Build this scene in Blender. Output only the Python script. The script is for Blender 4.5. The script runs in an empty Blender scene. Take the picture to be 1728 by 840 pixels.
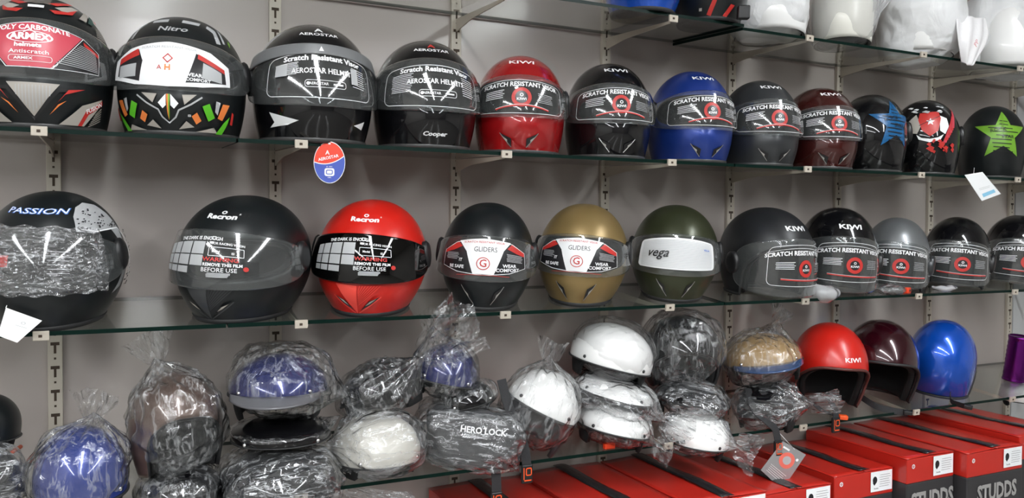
import bpy, bmesh, math, random
import numpy as np
from mathutils import Matrix, Vector
PI = math.pi
SC = bpy.context.scene
COL = SC.collection

# ------------------------------------------------------------------ camera
FPX, YAW, PITCH, ROLL = 1362.32, 0.446459, -0.025072, 0.00591115
CAMZ = 1.5
WALL_Y = 1.9894
def cam_axes():
    fw = Vector((math.sin(YAW)*math.cos(PITCH), math.cos(YAW)*math.cos(PITCH), math.sin(PITCH)))
    r = Vector((math.cos(YAW), -math.sin(YAW), 0)); u = r.cross(fw)
    c, s = math.cos(ROLL), math.sin(ROLL)
    return c*r + s*u, -s*r + c*u, fw
AX, AU, AF = cam_axes()
cd = bpy.data.cameras.new('camera'); cam = bpy.data.objects.new('camera', cd); COL.objects.link(cam)
M3 = Matrix((AX, AU, -AF)).transposed()
cam.matrix_world = Matrix.Translation((0, 0, CAMZ)) @ M3.to_4x4()
cd.sensor_width = 36; cd.lens = FPX/1728*36; cd.clip_start = .02
SC.camera = cam
SC.view_settings.view_transform = 'Standard'; SC.view_settings.look = 'None'
SC.view_settings.gamma = 1; SC.view_settings.use_curve_mapping = False
SC.view_settings.exposure = 0.9
SC.cycles.max_bounces = 10; SC.cycles.transparent_max_bounces = 24
SC.cycles.diffuse_bounces = 4; SC.cycles.glossy_bounces = 5
SC.cycles.caustics_reflective = False; SC.cycles.caustics_refractive = False
SC.cycles.sample_clamp_indirect = 6
SC.cycles.use_denoising = True
wd = bpy.data.worlds.new('world'); SC.world = wd; wd.use_nodes = True
wd.node_tree.nodes['Background'].inputs[0].default_value = (.8, .85, .9, 1)
wd.node_tree.nodes['Background'].inputs[1].default_value = .35

TUBE_POWER = 21.0

def ray(px, py):
    return AX*((px-864)/FPX) - AU*((py-420)/FPX) + AF
def at(px, py, Y):
    d = ray(px, py); d = d*(Y/d.y); return Vector((d.x, d.y, d.z+CAMZ))
def depth_of(P):
    return (Vector(P)-Vector((0, 0, CAMZ))).dot(AF)

# ------------------------------------------------------------------ materials
MATS = {}
def new_mat(name):
    m = bpy.data.materials.new(name); m.use_nodes = True; MATS[name] = m
    nt = m.node_tree
    for n in list(nt.nodes): nt.nodes.remove(n)
    out = nt.nodes.new('ShaderNodeOutputMaterial')
    return m, nt, out
def principled(nt, col, rough=.5, metal=0, coat=0, spec=.5, coat_rough=.03):
    p = nt.nodes.new('ShaderNodeBsdfPrincipled')
    p.inputs['Base Color'].default_value = (*col, 1); p.inputs['Roughness'].default_value = rough
    p.inputs['Metallic'].default_value = metal; p.inputs['Coat Weight'].default_value = coat
    p.inputs['Coat Roughness'].default_value = coat_rough
    p.inputs['Specular IOR Level'].default_value = spec
    return p
def bump_noise(nt, p, scale, strength, dist=.002, detail=3):
    tc = nt.nodes.new('ShaderNodeTexCoord'); n = nt.nodes.new('ShaderNodeTexNoise')
    n.inputs['Scale'].default_value = scale; n.inputs['Detail'].default_value = detail
    b = nt.nodes.new('ShaderNodeBump'); b.inputs['Strength'].default_value = strength
    b.inputs['Distance'].default_value = dist
    nt.links.new(tc.outputs['Object'], n.inputs['Vector'])
    nt.links.new(n.outputs['Fac'], b.inputs['Height']); nt.links.new(b.outputs['Normal'], p.inputs['Normal'])
    return n
def mat(name, col, rough=.5, metal=0, coat=0, spec=.5, bump=None, coat_rough=.03, vary=0):
    if name in MATS: return MATS[name]
    m, nt, out = new_mat(name)
    p = principled(nt, col, rough, metal, coat, spec, coat_rough)
    if bump: bump_noise(nt, p, *bump)
    if vary:
        tc = nt.nodes.new('ShaderNodeTexCoord'); n = nt.nodes.new('ShaderNodeTexNoise')
        n.inputs['Scale'].default_value = 6; n.inputs['Detail'].default_value = 5
        r = nt.nodes.new('ShaderNodeMapRange'); r.inputs['To Min'].default_value = 1-vary; r.inputs['To Max'].default_value = 1+vary
        mx = nt.nodes.new('ShaderNodeVectorMath'); mx.operation = 'SCALE'; mx.inputs[0].default_value = col
        nt.links.new(tc.outputs['Object'], n.inputs['Vector']); nt.links.new(n.outputs['Fac'], r.inputs['Value'])
        nt.links.new(r.outputs[0], mx.inputs['Scale']); nt.links.new(mx.outputs[0], p.inputs['Base Color'])
    nt.links.new(p.outputs[0], out.inputs[0])
    return m
def emit(name, col, s):
    m, nt, out = new_mat(name); e = nt.nodes.new('ShaderNodeEmission')
    e.inputs[0].default_value = (*col, 1); e.inputs[1].default_value = s
    nt.links.new(e.outputs[0], out.inputs[0]); return m
def clear(name, tint, haze, hazecol, rough=.03, refl=1.0, ior=1.5, bump=None, ani=None, slab=False):
    """thin clear sheet: transparent + fresnel gloss + a little milky diffuse"""
    m, nt, out = new_mat(name)
    tr = nt.nodes.new('ShaderNodeBsdfTransparent'); tr.inputs[0].default_value = (*tint, 1)
    df = nt.nodes.new('ShaderNodeBsdfDiffuse'); df.inputs[0].default_value = (*hazecol, 1)
    mx = nt.nodes.new('ShaderNodeMixShader'); mx.inputs[0].default_value = haze
    nt.links.new(tr.outputs[0], mx.inputs[1]); nt.links.new(df.outputs[0], mx.inputs[2])
    gl = nt.nodes.new('ShaderNodeBsdfGlossy'); gl.inputs['Roughness'].default_value = rough
    fr = nt.nodes.new('ShaderNodeFresnel'); fr.inputs[0].default_value = ior
    mu = nt.nodes.new('ShaderNodeMath'); mu.operation = 'MULTIPLY'; mu.inputs[1].default_value = refl; mu.use_clamp = True
    # both sides of a sheet reflect the same way (no total internal reflection inside it)
    ge = nt.nodes.new('ShaderNodeNewGeometry'); ir = nt.nodes.new('ShaderNodeMapRange')
    ir.inputs['To Min'].default_value = ior; ir.inputs['To Max'].default_value = 1/ior
    nt.links.new(ge.outputs['Backfacing'], ir.inputs['Value']); nt.links.new(ir.outputs[0], fr.inputs[0])
    nt.links.new(fr.outputs[0], mu.inputs[0])
    if slab:
        sb = nt.nodes.new('ShaderNodeMath'); sb.operation = 'SUBTRACT'; sb.inputs[0].default_value = 1
        m4 = nt.nodes.new('ShaderNodeMath'); m4.operation = 'MULTIPLY'
        nt.links.new(ge.outputs['Backfacing'], sb.inputs[1]); nt.links.new(fr.outputs[0], m4.inputs[0]); nt.links.new(sb.outputs[0], m4.inputs[1])
        nt.links.new(m4.outputs[0], mu.inputs[0])
    m2 = nt.nodes.new('ShaderNodeMixShader')
    nt.links.new(mu.outputs[0], m2.inputs[0]); nt.links.new(mx.outputs[0], m2.inputs[1]); nt.links.new(gl.outputs[0], m2.inputs[2])
    nt.links.new(m2.outputs[0], out.inputs[0])
    if bump:
        tc = nt.nodes.new('ShaderNodeTexCoord'); mp = nt.nodes.new('ShaderNodeMapping')
        mp.inputs['Scale'].default_value = ani or (1, 1, 1); mp.inputs['Rotation'].default_value = (.3, .5, .4)
        nz = nt.nodes.new('ShaderNodeTexNoise'); nz.inputs['Scale'].default_value = bump[0]; nz.inputs['Detail'].default_value = 5
        nz.inputs['Distortion'].default_value = 1.2
        vo = nt.nodes.new('ShaderNodeTexVoronoi'); vo.inputs['Scale'].default_value = bump[0]*1.3; vo.feature = 'F1'
        ad = nt.nodes.new('ShaderNodeMath'); ad.operation = 'ADD'
        b = nt.nodes.new('ShaderNodeBump'); b.inputs['Strength'].default_value = bump[1]; b.inputs['Distance'].default_value = bump[2]
        nt.links.new(tc.outputs['Object'], mp.inputs[0]); nt.links.new(mp.outputs[0], nz.inputs['Vector']); nt.links.new(mp.outputs[0], vo.inputs['Vector'])
        nt.links.new(nz.outputs['Fac'], ad.inputs[0]); nt.links.new(vo.outputs['Distance'], ad.inputs[1])
        nt.links.new(ad.outputs[0], b.inputs['Height'])
        for nd in (df, gl, fr): nt.links.new(b.outputs[0], nd.inputs['Normal'])
    return m

BLACK = mat('black_plastic', (.012, .012, .013), .38)
RUBBER = mat('black_rubber', (.02, .02, .021), .6)
FOAM = mat('black_lining_fabric', (.0035, .0035, .004), .9, bump=(300, .3))
WHITE = mat('white_print', (.82, .83, .84), .45)
PRINTGREY = mat('grey_print', (.42, .43, .44), .45)
REDPRINT = mat('red_print', (.50, .03, .025), .4)
DARKPRINT = mat('dark_print', (.015, .015, .017), .3)
STEEL = mat('cream_steel', (.50, .45, .38), .4, bump=(60, .05))
SLOT = mat('slot_dark', (.05, .032, .02), .8)
CHROME = mat('chrome', (.75, .75, .76), .15, metal=1)
WEB = mat('black_webbing', (.018, .018, .02), .75, bump=(600, .5))
ORANGE = mat('orange_buckle', (.85, .1, .02), .4)
CARD = mat('white_card', (.86, .87, .88), .5)
VISOR = clear('clear_visor', (.86, .88, .88), .045, (.6, .62, .62), .085, 2.3, slab=True)
VISOR_EDGE = clear('clear_visor_edge', (.7, .72, .72), .14, (.5, .52, .52), .06, 2.0, slab=True)
GLASS = clear('shelf_glass', (.945, .965, .955), .05, (.20, .22, .20), .06, 1.25, slab=True)
GLASS_EDGE = mat('green_glass_edge', (.002, .012, .009), .3, spec=.12)
def film(name, tint, haze0, haze1, col, rough, refl, scale, bstr, ani, rot=(.3, .5, .4), glint=.5):
    """crinkled film: clear, with white crease highlights painted in as noise-driven milky lines"""
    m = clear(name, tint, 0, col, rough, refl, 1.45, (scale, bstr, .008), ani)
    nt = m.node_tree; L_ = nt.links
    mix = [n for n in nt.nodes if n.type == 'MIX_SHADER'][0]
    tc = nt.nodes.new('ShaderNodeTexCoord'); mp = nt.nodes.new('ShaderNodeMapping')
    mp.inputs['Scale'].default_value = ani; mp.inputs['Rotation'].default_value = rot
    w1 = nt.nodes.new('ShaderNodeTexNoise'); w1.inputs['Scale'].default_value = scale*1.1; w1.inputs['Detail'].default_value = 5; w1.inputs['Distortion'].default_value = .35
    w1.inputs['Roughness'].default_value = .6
    a = nt.nodes.new('ShaderNodeMath'); a.operation = 'SUBTRACT'; a.inputs[1].default_value = glint
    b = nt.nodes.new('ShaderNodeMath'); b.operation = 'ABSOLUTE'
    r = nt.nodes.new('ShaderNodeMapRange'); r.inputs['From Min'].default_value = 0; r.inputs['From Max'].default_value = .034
    r.inputs['To Min'].default_value = haze1; r.inputs['To Max'].default_value = haze0  # extra haze along the noise lines stands in for light glinting on creases
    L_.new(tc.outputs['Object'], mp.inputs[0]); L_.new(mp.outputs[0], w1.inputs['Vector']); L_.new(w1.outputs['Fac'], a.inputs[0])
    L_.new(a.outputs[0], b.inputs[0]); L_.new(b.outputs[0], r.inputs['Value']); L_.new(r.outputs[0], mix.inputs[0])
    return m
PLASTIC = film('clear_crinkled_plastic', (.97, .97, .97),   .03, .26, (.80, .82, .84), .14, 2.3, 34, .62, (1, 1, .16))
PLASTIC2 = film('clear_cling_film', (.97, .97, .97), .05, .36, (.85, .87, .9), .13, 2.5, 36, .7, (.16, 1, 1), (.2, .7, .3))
MILKY = clear('milky_plastic', (.95, .95, .95), .42, (.80, .81, .83), .25, 1.6, 1.45, (20, .6, .01), (1, 1, .4))

# ------------------------------------------------------------------ object helpers
def empty(name, mtx, label=None, cat=None, group=None):
    o = bpy.data.objects.new(name, None); COL.objects.link(o); o.matrix_world = mtx
    o.empty_display_size = .05
    if label: o['label'] = label
    if cat: o['category'] = cat
    if group: o['group'] = group
    return o
def tag(o, label=None, cat=None, group=None, kind=None):
    if label: o['label'] = label
    if cat: o['category'] = cat
    if group: o['group'] = group
    if kind: o['kind'] = kind
    return o
def mesh_obj(name, verts, faces, mats, parent=None, mi=None, smooth=True, mtx=None):
    me = bpy.data.meshes.new(name)
    me.from_pydata([tuple(v) for v in verts], [], [tuple(f) for f in faces])
    for m in (mats if isinstance(mats, (list, tuple)) else [mats]): me.materials.append(m)
    if mi is not None: me.polygons.foreach_set('material_index', list(mi))
    if smooth: me.polygons.foreach_set('use_smooth', [True]*len(me.polygons))
    me.update()
    o = bpy.data.objects.new(name, me); COL.objects.link(o)
    if parent is not None: o.parent = parent
    if mtx is not None:
        if parent is None: o.matrix_world = mtx
        else: o.matrix_local = mtx
    return o
def bm_obj(name, bm, mats, parent=None, smooth=False, mtx=None):
    me = bpy.data.meshes.new(name); bm.to_mesh(me); bm.free()
    for m in (mats if isinstance(mats, (list, tuple)) else [mats]): me.materials.append(m)
    if smooth: me.polygons.foreach_set('use_smooth', [True]*len(me.polygons))
    o = bpy.data.objects.new(name, me); COL.objects.link(o)
    if parent is not None: o.parent = parent
    if mtx is not None:
        if parent is None: o.matrix_world = mtx
        else: o.matrix_local = mtx
    return o
def add_box(bm, x0, y0, z0, x1, y1, z1, mi=0, bevel=0, mtx=None):
    r = bmesh.ops.create_cube(bm, size=1)
    vs = r['verts']
    for v in vs:
        v.co = Vector(((x0+x1)/2+v.co.x*(x1-x0), (y0+y1)/2+v.co.y*(y1-y0), (z0+z1)/2+v.co.z*(z1-z0)))
    fs = {f for v in vs for f in v.link_faces}
    for f in fs: f.material_index = mi
    if bevel:
        es = {e for v in vs for e in v.link_edges}
        rr = bmesh.ops.bevel(bm, geom=list(es), offset=bevel, segments=2, affect='EDGES', profile=.5)
        for f in rr['faces']: f.material_index = mi
        vs = list({v for f in rr['faces'] for v in f.verts} | {v for v in vs if v.is_valid})
    if mtx is not None: bmesh.ops.transform(bm, matrix=mtx, verts=[v for v in vs if v.is_valid])
def box_obj(name, c0, c1, m, parent=None, bevel=0, mtx=None):
    bm = bmesh.new(); add_box(bm, *c0, *c1, 0, bevel); return bm_obj(name, bm, m, parent, False, mtx)
def grid_faces(nr, nc, wrap=False):
    F = []
    for i in range(nr-1):
        for j in range(nc if wrap else nc-1):
            k = (j+1) % nc
            F.append((i*nc+j, i*nc+k, (i+1)*nc+k, (i+1)*nc+j))
    return F
def weld(o, d=1e-5):
    bm = bmesh.new(); bm.from_mesh(o.data)
    bmesh.ops.remove_doubles(bm, verts=bm.verts, dist=d)
    bmesh.ops.dissolve_degenerate(bm, dist=1e-6, edges=bm.edges)
    bmesh.ops.recalc_face_normals(bm, faces=bm.faces)
    bm.to_mesh(o.data); bm.free()
    o.data.polygons.foreach_set('use_smooth', [True]*len(o.data.polygons))
def tube(name, pts, r, m, parent=None, n=10, mtx=None):
    pts = [Vector(p) for p in pts]; V = []; up = Vector((0, 0, 1))
    for i, p in enumerate(pts):
        t = (pts[min(i+1, len(pts)-1)]-pts[max(i-1, 0)]).normalized()
        a = t.cross(up if abs(t.z) < .9 else Vector((1, 0, 0))).normalized(); b = t.cross(a)
        for k in range(n): V.append(p+(a*math.cos(2*PI*k/n)+b*math.sin(2*PI*k/n))*r)
    F = grid_faces(len(pts), n, True) + [tuple(range(n))[::-1], tuple(range((len(pts)-1)*n, len(pts)*n))]
    return mesh_obj(name, V, F, m, parent, mtx=mtx)
def ribbon(name, pts, wdir, w, th, m, parent=None, mtx=None):
    """a strap: rectangle swept along pts, wide along wdir"""
    P = [Vector(p) for p in pts]
    Q = []
    for i in range(len(P)-1):
        p0, p1, p2, p3 = P[max(i-1, 0)], P[i], P[i+1], P[min(i+2, len(P)-1)]
        for k in range(6):
            t = k/6
            Q.append(.5*((2*p1)+(p2-p0)*t+(2*p0-5*p1+4*p2-p3)*t*t+(3*p1-p0-3*p2+p3)*t**3))
    Q.append(P[-1]); V = []
    for i, p in enumerate(Q):
        t = (Q[min(i+1, len(Q)-1)]-Q[max(i-1, 0)]).normalized()
        wv = Vector(wdir); wv = (wv - t*wv.dot(t)).normalized(); nv = t.cross(wv)
        for a, b in ((-1, -1), (1, -1), (1, 1), (-1, 1)): V.append(p+wv*(a*w/2)+nv*(b*th/2))
    F = grid_faces(len(Q), 4, True)+[(3, 2, 1, 0), tuple(range((len(Q)-1)*4, len(Q)*4))]
    return mesh_obj(name, V, F, m, parent, smooth=False, mtx=mtx)

# ------------------------------------------------------------------ flat art -> meshes
TXT = {}
def text_geo(s, bold=0.0):
    k = (s, bold)
    if k in TXT: return TXT[k]
    c = bpy.data.curves.new('t', 'FONT'); c.body = s; c.align_x = 'CENTER'; c.align_y = 'CENTER'; c.offset = bold
    c.resolution_u = 2; c.fill_mode = 'FRONT'
    o = bpy.data.objects.new('t', c); COL.objects.link(o)
    bpy.context.view_layer.update()
    me = bpy.data.meshes.new_from_object(o.evaluated_get(bpy.context.evaluated_depsgraph_get()))
    V = [(v.co.x, v.co.y) for v in me.vertices]; F = [tuple(p.vertices) for p in me.polygons]
    bpy.data.objects.remove(o); bpy.data.curves.remove(c); bpy.data.meshes.remove(me)
    TXT[k] = (V, F); return TXT[k]
def T(m, s, x, y, size, bold=.02, sx=1, shear=0, rot=0, arc=0): return ('text', m, s, x, y, size, bold, sx, shear, rot, arc)
def P(m, pts): return ('poly', m, pts)
def R(m, x0, y0, x1, y1): return ('poly', m, [(x0, y0), (x1, y0), (x1, y1), (x0, y1)])
def L(m, pts, w, closed=False): return ('line', m, pts, w, closed)
def ring(m, x, y, r0, r1, sy=1, n=28): return ('ring', m, x, y, r0, r1, sy, n)
def disc(m, x, y, r, sy=1, n=24): return P(m, [(x+r*math.cos(2*PI*i/n), y+r*sy*math.sin(2*PI*i/n)) for i in range(n)])
def rrect(x0, y0, x1, y1, r, n=5):
    o = []
    for cx, cy, a in ((x1-r, y0+r, -90), (x1-r, y1-r, 0), (x0+r, y1-r, 90), (x0+r, y0+r, 180)):
        for k in range(n+1):
            t = math.radians(a+90*k/n); o.append((cx+r*math.cos(t), cy+r*math.sin(t)))
    return o
def item_geo(it):
    k = it[0]
    if k == 'text':
        _, m, s, x, y, size, bold, sx, shear, rot, arc = it
        V, F = text_geo(s, bold); c, s_ = math.cos(rot), math.sin(rot); O = []
        for (a, b) in V:
            a = a*sx*size + b*size*shear; b = b*size + arc*a*a
            O.append((x+a*c-b*s_, y+a*s_+b*c))
        return O, F
    if k == 'poly': return list(it[2]), [tuple(range(len(it[2])))]
    if k == 'ring':
        _, m, x, y, r0, r1, sy, n = it
        V = [(x+r*math.cos(2*PI*i/n), y+r*sy*math.sin(2*PI*i/n)) for r in (r0, r1) for i in range(n)]
        return V, [(i, (i+1) % n, n+(i+1) % n, n+i) for i in range(n)]
    if k == 'line':
        _, m, pts, w, closed = it
        V = []; F = []; n = len(pts)
        for i, p in enumerate(pts):
            a = pts[(i-1) % n] if closed else pts[max(i-1, 0)]; b = pts[(i+1) % n] if closed else pts[min(i+1, n-1)]
            dx, dy = b[0]-a[0], b[1]-a[1]; l = math.hypot(dx, dy) or 1; nx, ny = -dy/l*w/2, dx/l*w/2
            V += [(p[0]+nx, p[1]+ny), (p[0]-nx, p[1]-ny)]
        for i in range(n if closed else n-1):
            j = (i+1) % n; F.append((2*i, 2*i+1, 2*j+1, 2*j))
        return V, F
def art(name, items, mapper, parent, cell=.007, base=.0004, step=.00012, mtx=None):
    """mapper(xs, ys, off) -> Nx3. One mesh; every item one thin layer above the last."""
    mats = []; VV = []; FF = []; MI = []
    for li, it in enumerate(items):
        V, F = item_geo(it)
        if it[1] not in mats: mats.append(it[1])
        mi = mats.index(it[1])
        bm = bmesh.new(); bv = [bm.verts.new((a, b, 0)) for a, b in V]
        for f in F:
            try: bm.faces.new([bv[i] for i in f])
            except ValueError: pass
        if cell:
            xs = [a for a, b in V]; ys = [b for a, b in V]
            for lo, hi, ax in ((min(xs), max(xs), 0), (min(ys), max(ys), 1)):
                q = math.floor(lo/cell)+1
                while q*cell < hi:
                    co = (q*cell, 0, 0) if ax == 0 else (0, q*cell, 0); no = (1, 0, 0) if ax == 0 else (0, 1, 0)
                    bmesh.ops.bisect_plane(bm, geom=bm.verts[:]+bm.edges[:]+bm.faces[:], plane_co=co, plane_no=no); q += 1
        bmesh.ops.triangulate(bm, faces=[f for f in bm.faces if len(f.verts) > 4])
        bm.verts.index_update(); n0 = len(VV)
        X = np.array([v.co.x for v in bm.verts]); Yv = np.array([v.co.y for v in bm.verts])
        if len(X): 
            pts = mapper(X, Yv, base+step*li); VV += [tuple(p) for p in pts]
        for f in bm.faces: FF.append(tuple(n0+v.index for v in f.verts)); MI.append(mi)
        bm.free()
    return mesh_obj(name, VV, FF, mats, parent, MI, True, mtx)
def flat_map(xs, ys, off):
    return np.stack([xs, -off*np.ones_like(xs), ys], 1)

# ------------------------------------------------------------------ helmet surface
class Surf:
    """closed rounded shell: a = angle round it (0 = front, -Y), v = 0 base rim .. 1 crown"""
    VE = .45
    def __init__(s, w, f, b, h, z0=.45, tw=.22, tf=.16, tb=.34, cf=.06, n=2.0):
        s.w, s.f, s.b, s.h, s.z0 = w, f, b, h, z0*h
        s.tw, s.tf, s.tb, s.cf, s.n = tw, tf, tb, cf, n
        s.aa = np.linspace(-2*PI, 2*PI, 2881)
        q = s.raw(s.aa, np.full_like(s.aa, s.VE)); d = np.linalg.norm(np.diff(q, axis=0), axis=1)
        s.arc = np.concatenate([[0], np.cumsum(d)])
    def v_of_z(s, zf):
        z = zf*s.h
        if z <= s.z0: return s.VE*z/s.z0
        return s.VE+(1-s.VE)*math.asin(min(1, (z-s.z0)/(s.h-s.z0)))/(PI/2)
    def raw(s, a, v):
        a = np.asarray(a, float); v = np.asarray(v, float)
        lo = v < s.VE
        u = np.clip(1-v/s.VE, 0, 1); ph = np.clip((v-s.VE)/(1-s.VE), 0, 1)*PI/2
        z = np.where(lo, s.z0*(v/s.VE), s.z0+(s.h-s.z0)*np.sin(ph))
        up = np.maximum(np.cos(ph), 0)**.94
        W = np.where(lo, s.w*(1-s.tw*u**2), s.w*up)
        F = np.where(lo, s.f*(1+s.cf*np.sin(PI*u)**2-s.tf*u**2), s.f*up)
        B = np.where(lo, s.b*(1-s.tb*u**2), s.b*up)
        e = 2/s.n; sa, ca = np.sin(a), np.cos(a)
        x = W*np.sign(sa)*np.abs(sa)**e
        y = -np.where(ca > 0, F, B)*np.sign(ca)*np.abs(ca)**e
        return np.stack([x, y, z], -1)
    def pt(s, a, v, off=0):
        a = np.asarray(a, float); v = np.asarray(v, float)+0*a; a = a+0*v
        p = s.raw(a, v)
        vv = np.clip(v, .004, .985); h = 2e-3
        da = s.raw(a+h, vv)-s.raw(a-h, vv); dv = s.raw(a, vv+h)-s.raw(a, vv-h)
        n = np.cross(da, dv); n /= np.maximum(np.linalg.norm(n, axis=-1, keepdims=True), 1e-12)
        k = np.clip((v-.97)/.03, 0, 1)[..., None]; n = n*(1-k)+np.array([0, 0, 1.])*k
        n /= np.linalg.norm(n, axis=-1, keepdims=True)
        return p+n*np.asarray(off)[..., None] if np.ndim(off) else p+n*off
    def mapper(s, a0, zf, lift=0, sgn=1):
        vc = s.v_of_z(zf); vs = np.linspace(0, 1, 401)
        m = s.raw(np.full(401, a0), vs); Lz = np.concatenate([[0], np.cumsum(np.linalg.norm(np.diff(m, axis=0), axis=1))])
        l0 = np.interp(vc, vs, Lz); s0 = np.interp(a0, s.aa, s.arc)
        lf = lift if callable(lift) else (lambda v: lift)
        def f(xs, ys, off):
            v = np.interp(l0+ys, Lz, vs)
            lo = v < s.VE; u = np.clip(1-v/s.VE, 0, 1); ph = np.clip((v-s.VE)/(1-s.VE), 0, 1)*PI/2
            rho = np.where(lo, 1-s.tw*.5*u**2, np.maximum(np.cos(ph), .12))
            a = np.interp(s0+xs/rho, s.arc, s.aa)
            return s.pt(a, v, lf(v)+off)
        return f
    def strip(s, name, lo, hi, a0, a1, na, nv, off, m, parent, crumple=None):
        A = np.linspace(a0, a1, na); V = []
        for i in range(nv):
            t = i/(nv-1); v = np.array([lo(a)+(hi(a)-lo(a))*t for a in A])
            o = off(v) if callable(off) else off
            if crumple is not None: o = o+crumple(A, v)
            V.append(s.pt(A, v, o))
        return mesh_obj(name, np.concatenate(V), grid_faces(nv, na), m, parent)
def sup(a, A0, m=3):
    t = abs(a)/A0
    return 0 if t >= 1 else (1-t**m)**(1/m)
def solidify(o, th, off=-1, rim=None, inner=None):
    md = o.modifiers.new('thickness', 'SOLIDIFY'); md.thickness = th; md.offset = off
    if rim is not None: md.material_offset_rim = rim
    if inner is not None: md.material_offset = inner
    return o

def shell(name, S, paint, parent, kind='full', A0=1.32, zc=.53, hz=.165, na=144, off=0., nv=(14, 30), mfac=3, zlow=.5, Ao=1.15):
    A = np.linspace(-PI, PI, na, endpoint=False)
    vt, vb = [], []
    for a in A:
        g = sup(a, A0 if kind == 'full' else Ao, mfac)
        if kind == 'full':
            vt.append(S.v_of_z(zc+hz*g)); vb.append(S.v_of_z(zc-hz*g))
        elif kind == 'open':
            vt.append(S.v_of_z(zlow)*g if g > 0 else 0.)
        elif kind == 'half':
            vt.append(S.v_of_z(zlow + .03*math.cos(a)))
    rows = []
    vt = np.array(vt)
    if kind == 'full':
        vb = np.array(vb)
        for i in range(nv[0]): rows.append(S.pt(A, vb*i/(nv[0]-1), off))
        n0 = len(rows)
    else: n0 = 0
    for i in range(nv[1]):
        t = i/(nv[1]-1); rows.append(S.pt(A, vt+(1-vt)*t, off))
    V = np.concatenate(rows); F = []
    if kind == 'full':
        F += grid_faces(nv[0], na, True)
    F += [tuple(k+n0*na for k in f) for f in grid_faces(nv[1], na, True)]
    o = mesh_obj(name, V, F, [paint, BLACK], parent)
    weld(o)
    return o

def paint(name, col, rough=.08, metal=0., coat=1., flake=False, crough=.03):
    return mat(name, col, rough if not coat else max(rough, .3), metal, coat, bump=None, coat_rough=crough)
P_BLACK = mat('gloss_black_paint', (.004, .004, .005), .3, 0, 1, spec=.1)
P_MATTEBLACK = mat('matte_black_paint', (.0075, .0095, .0105), .36, 0, .12, spec=.4, coat_rough=.3)
P_CHARCOAL = mat('matte_charcoal_paint', (.016, .017, .019), .42, .2, .1, coat_rough=.35)
P_RED = mat('gloss_red_paint', (.36, .006, .008), .25, .25, 1)
P_SCARLET = mat('satin_scarlet_paint', (.56, .014, .008), .34, 0, .35, coat_rough=.2)
P_BLUE = mat('satin_blue_paint', (.014, .045, .27), .34, .45, .5, coat_rough=.18)
P_GREY = mat('satin_grey_paint', (.045, .048, .052), .36, .5, .4, coat_rough=.2)
P_MAROON = mat('gloss_maroon_paint', (.055, .005, .004), .25, .35, 1)
P_GOLD = mat('satin_gold_paint', (.27, .185, .072), .38, .45, .2, coat_rough=.3)
P_OLIVE = mat('satin_olive_paint', (.038, .044, .020), .36, .4, .3, coat_rough=.25)
P_SILVER = mat('silver_paint', (.22, .23, .24), .35, .6, .3)
P_BRIGHTBLUE = mat('metallic_blue_paint', (.004, .085, .55), .25, .4, 1)
P_WINE = mat('gloss_wine_paint', (.030, .002, .006), .22, .3, 1)
P_WHITE = mat('white_paint', (.90, .90, .89), .3, 0, .6)
P_NAVY = mat('gloss_navy_paint', (.004, .012, .13), .2, .3, 1)
P_TAN = mat('tan_paint', (.38, .24, .10), .4, 0, .4)
STONE = mat('stone_print', (.40, .37, .33), .4)
GREENP = mat('green_print', (.10, .48, .02), .4)
ORANGEP = mat('orange_print', (.80, .22, .05), .4)
BLUEP = mat('blue_print', (.008, .10, .26), .35)
LIMEP = mat('lime_print', (.17, .38, .03), .4)
PINKRED = mat('pink_red_film', (.55, .06, .09), .35)
BLUELOGO = mat('blue_logo', (.05, .16, .55), .4)

# ------------------------------------------------------------------ film designs (metres, x right, y up)
def lines_block(m, x0, y0, x1, y1, n, w=.0011, slant=0, seed=1):
    r = random.Random(seed); o = []
    for i in range(n):
        y = y0+(y1-y0)*i/(n-1)
        o.append(L(m, [(x0+r.uniform(0, .002), y), (x1-r.uniform(0, .006), y+slant)], w))
    return o
def curve(x0, x1, y, sag, n=15): return [(x0+(x1-x0)*i/n, y+sag*(1-(2*i/n-1)**2)) for i in range(n+1)]
def kiwi_film(k=1.0, logo='dot'):
    o = [L(WHITE, rrect(-.112, -.041, .112, .036, .012), .0012, True),
         T(WHITE, 'SCRATCH RESISTANT VISOR', 0, .026, .0150, .03, 1.02),
         ring(REDPRINT, .004, -.004, .0145, .0225), disc(DARKPRINT, .004, -.004, .0145),
         T(WHITE, 'KIWI', .004, -.009, .0085, .03, 1.2), ring(WHITE, .004, .001, .0022, .0042, n=12),
         L(REDPRINT, curve(-.055, .068, -.033, .010), .0034), L(WHITE, curve(-.055, .068, -.031, .010), .0008)]
    o += lines_block(WHITE, -.085, -.008, -.035, .010, 5, .0015, .003, 3)
    o += lines_block(PRINTGREY, .040, -.014, .080, .006, 6, .0013, -.002, 4)
    return o
def kiwi_open_film():
    o = [L(WHITE, rrect(-.095, -.060, .105, .052, .014), .0013, True),
         L(WHITE, curve(-.10, .10, .040, .003), .0012),
         T(WHITE, 'SCRATCH RESISTANT VISOR', 0, .030, .0165, .035, 1.0),
         ring(REDPRINT, .012, -.012, .014, .0235), disc(DARKPRINT, .012, -.012, .014),
         T(WHITE, 'KIWI', .012, -.016, .0085, .03, 1.3), ring(WHITE, .012, -.006, .002, .004, n=12),
         L(REDPRINT, [(-.06, -.042), (.095, -.047)], .0034), L(WHITE, [(-.06, -.0395), (.095, -.0445)], .0008)]
    o += lines_block(WHITE, -.075, -.012, -.022, .006, 5, .0016, 0, 3)
    o += lines_block(PRINTGREY, .048, -.02, .088, .004, 6, .0014, 0, 4)
    return o
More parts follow.
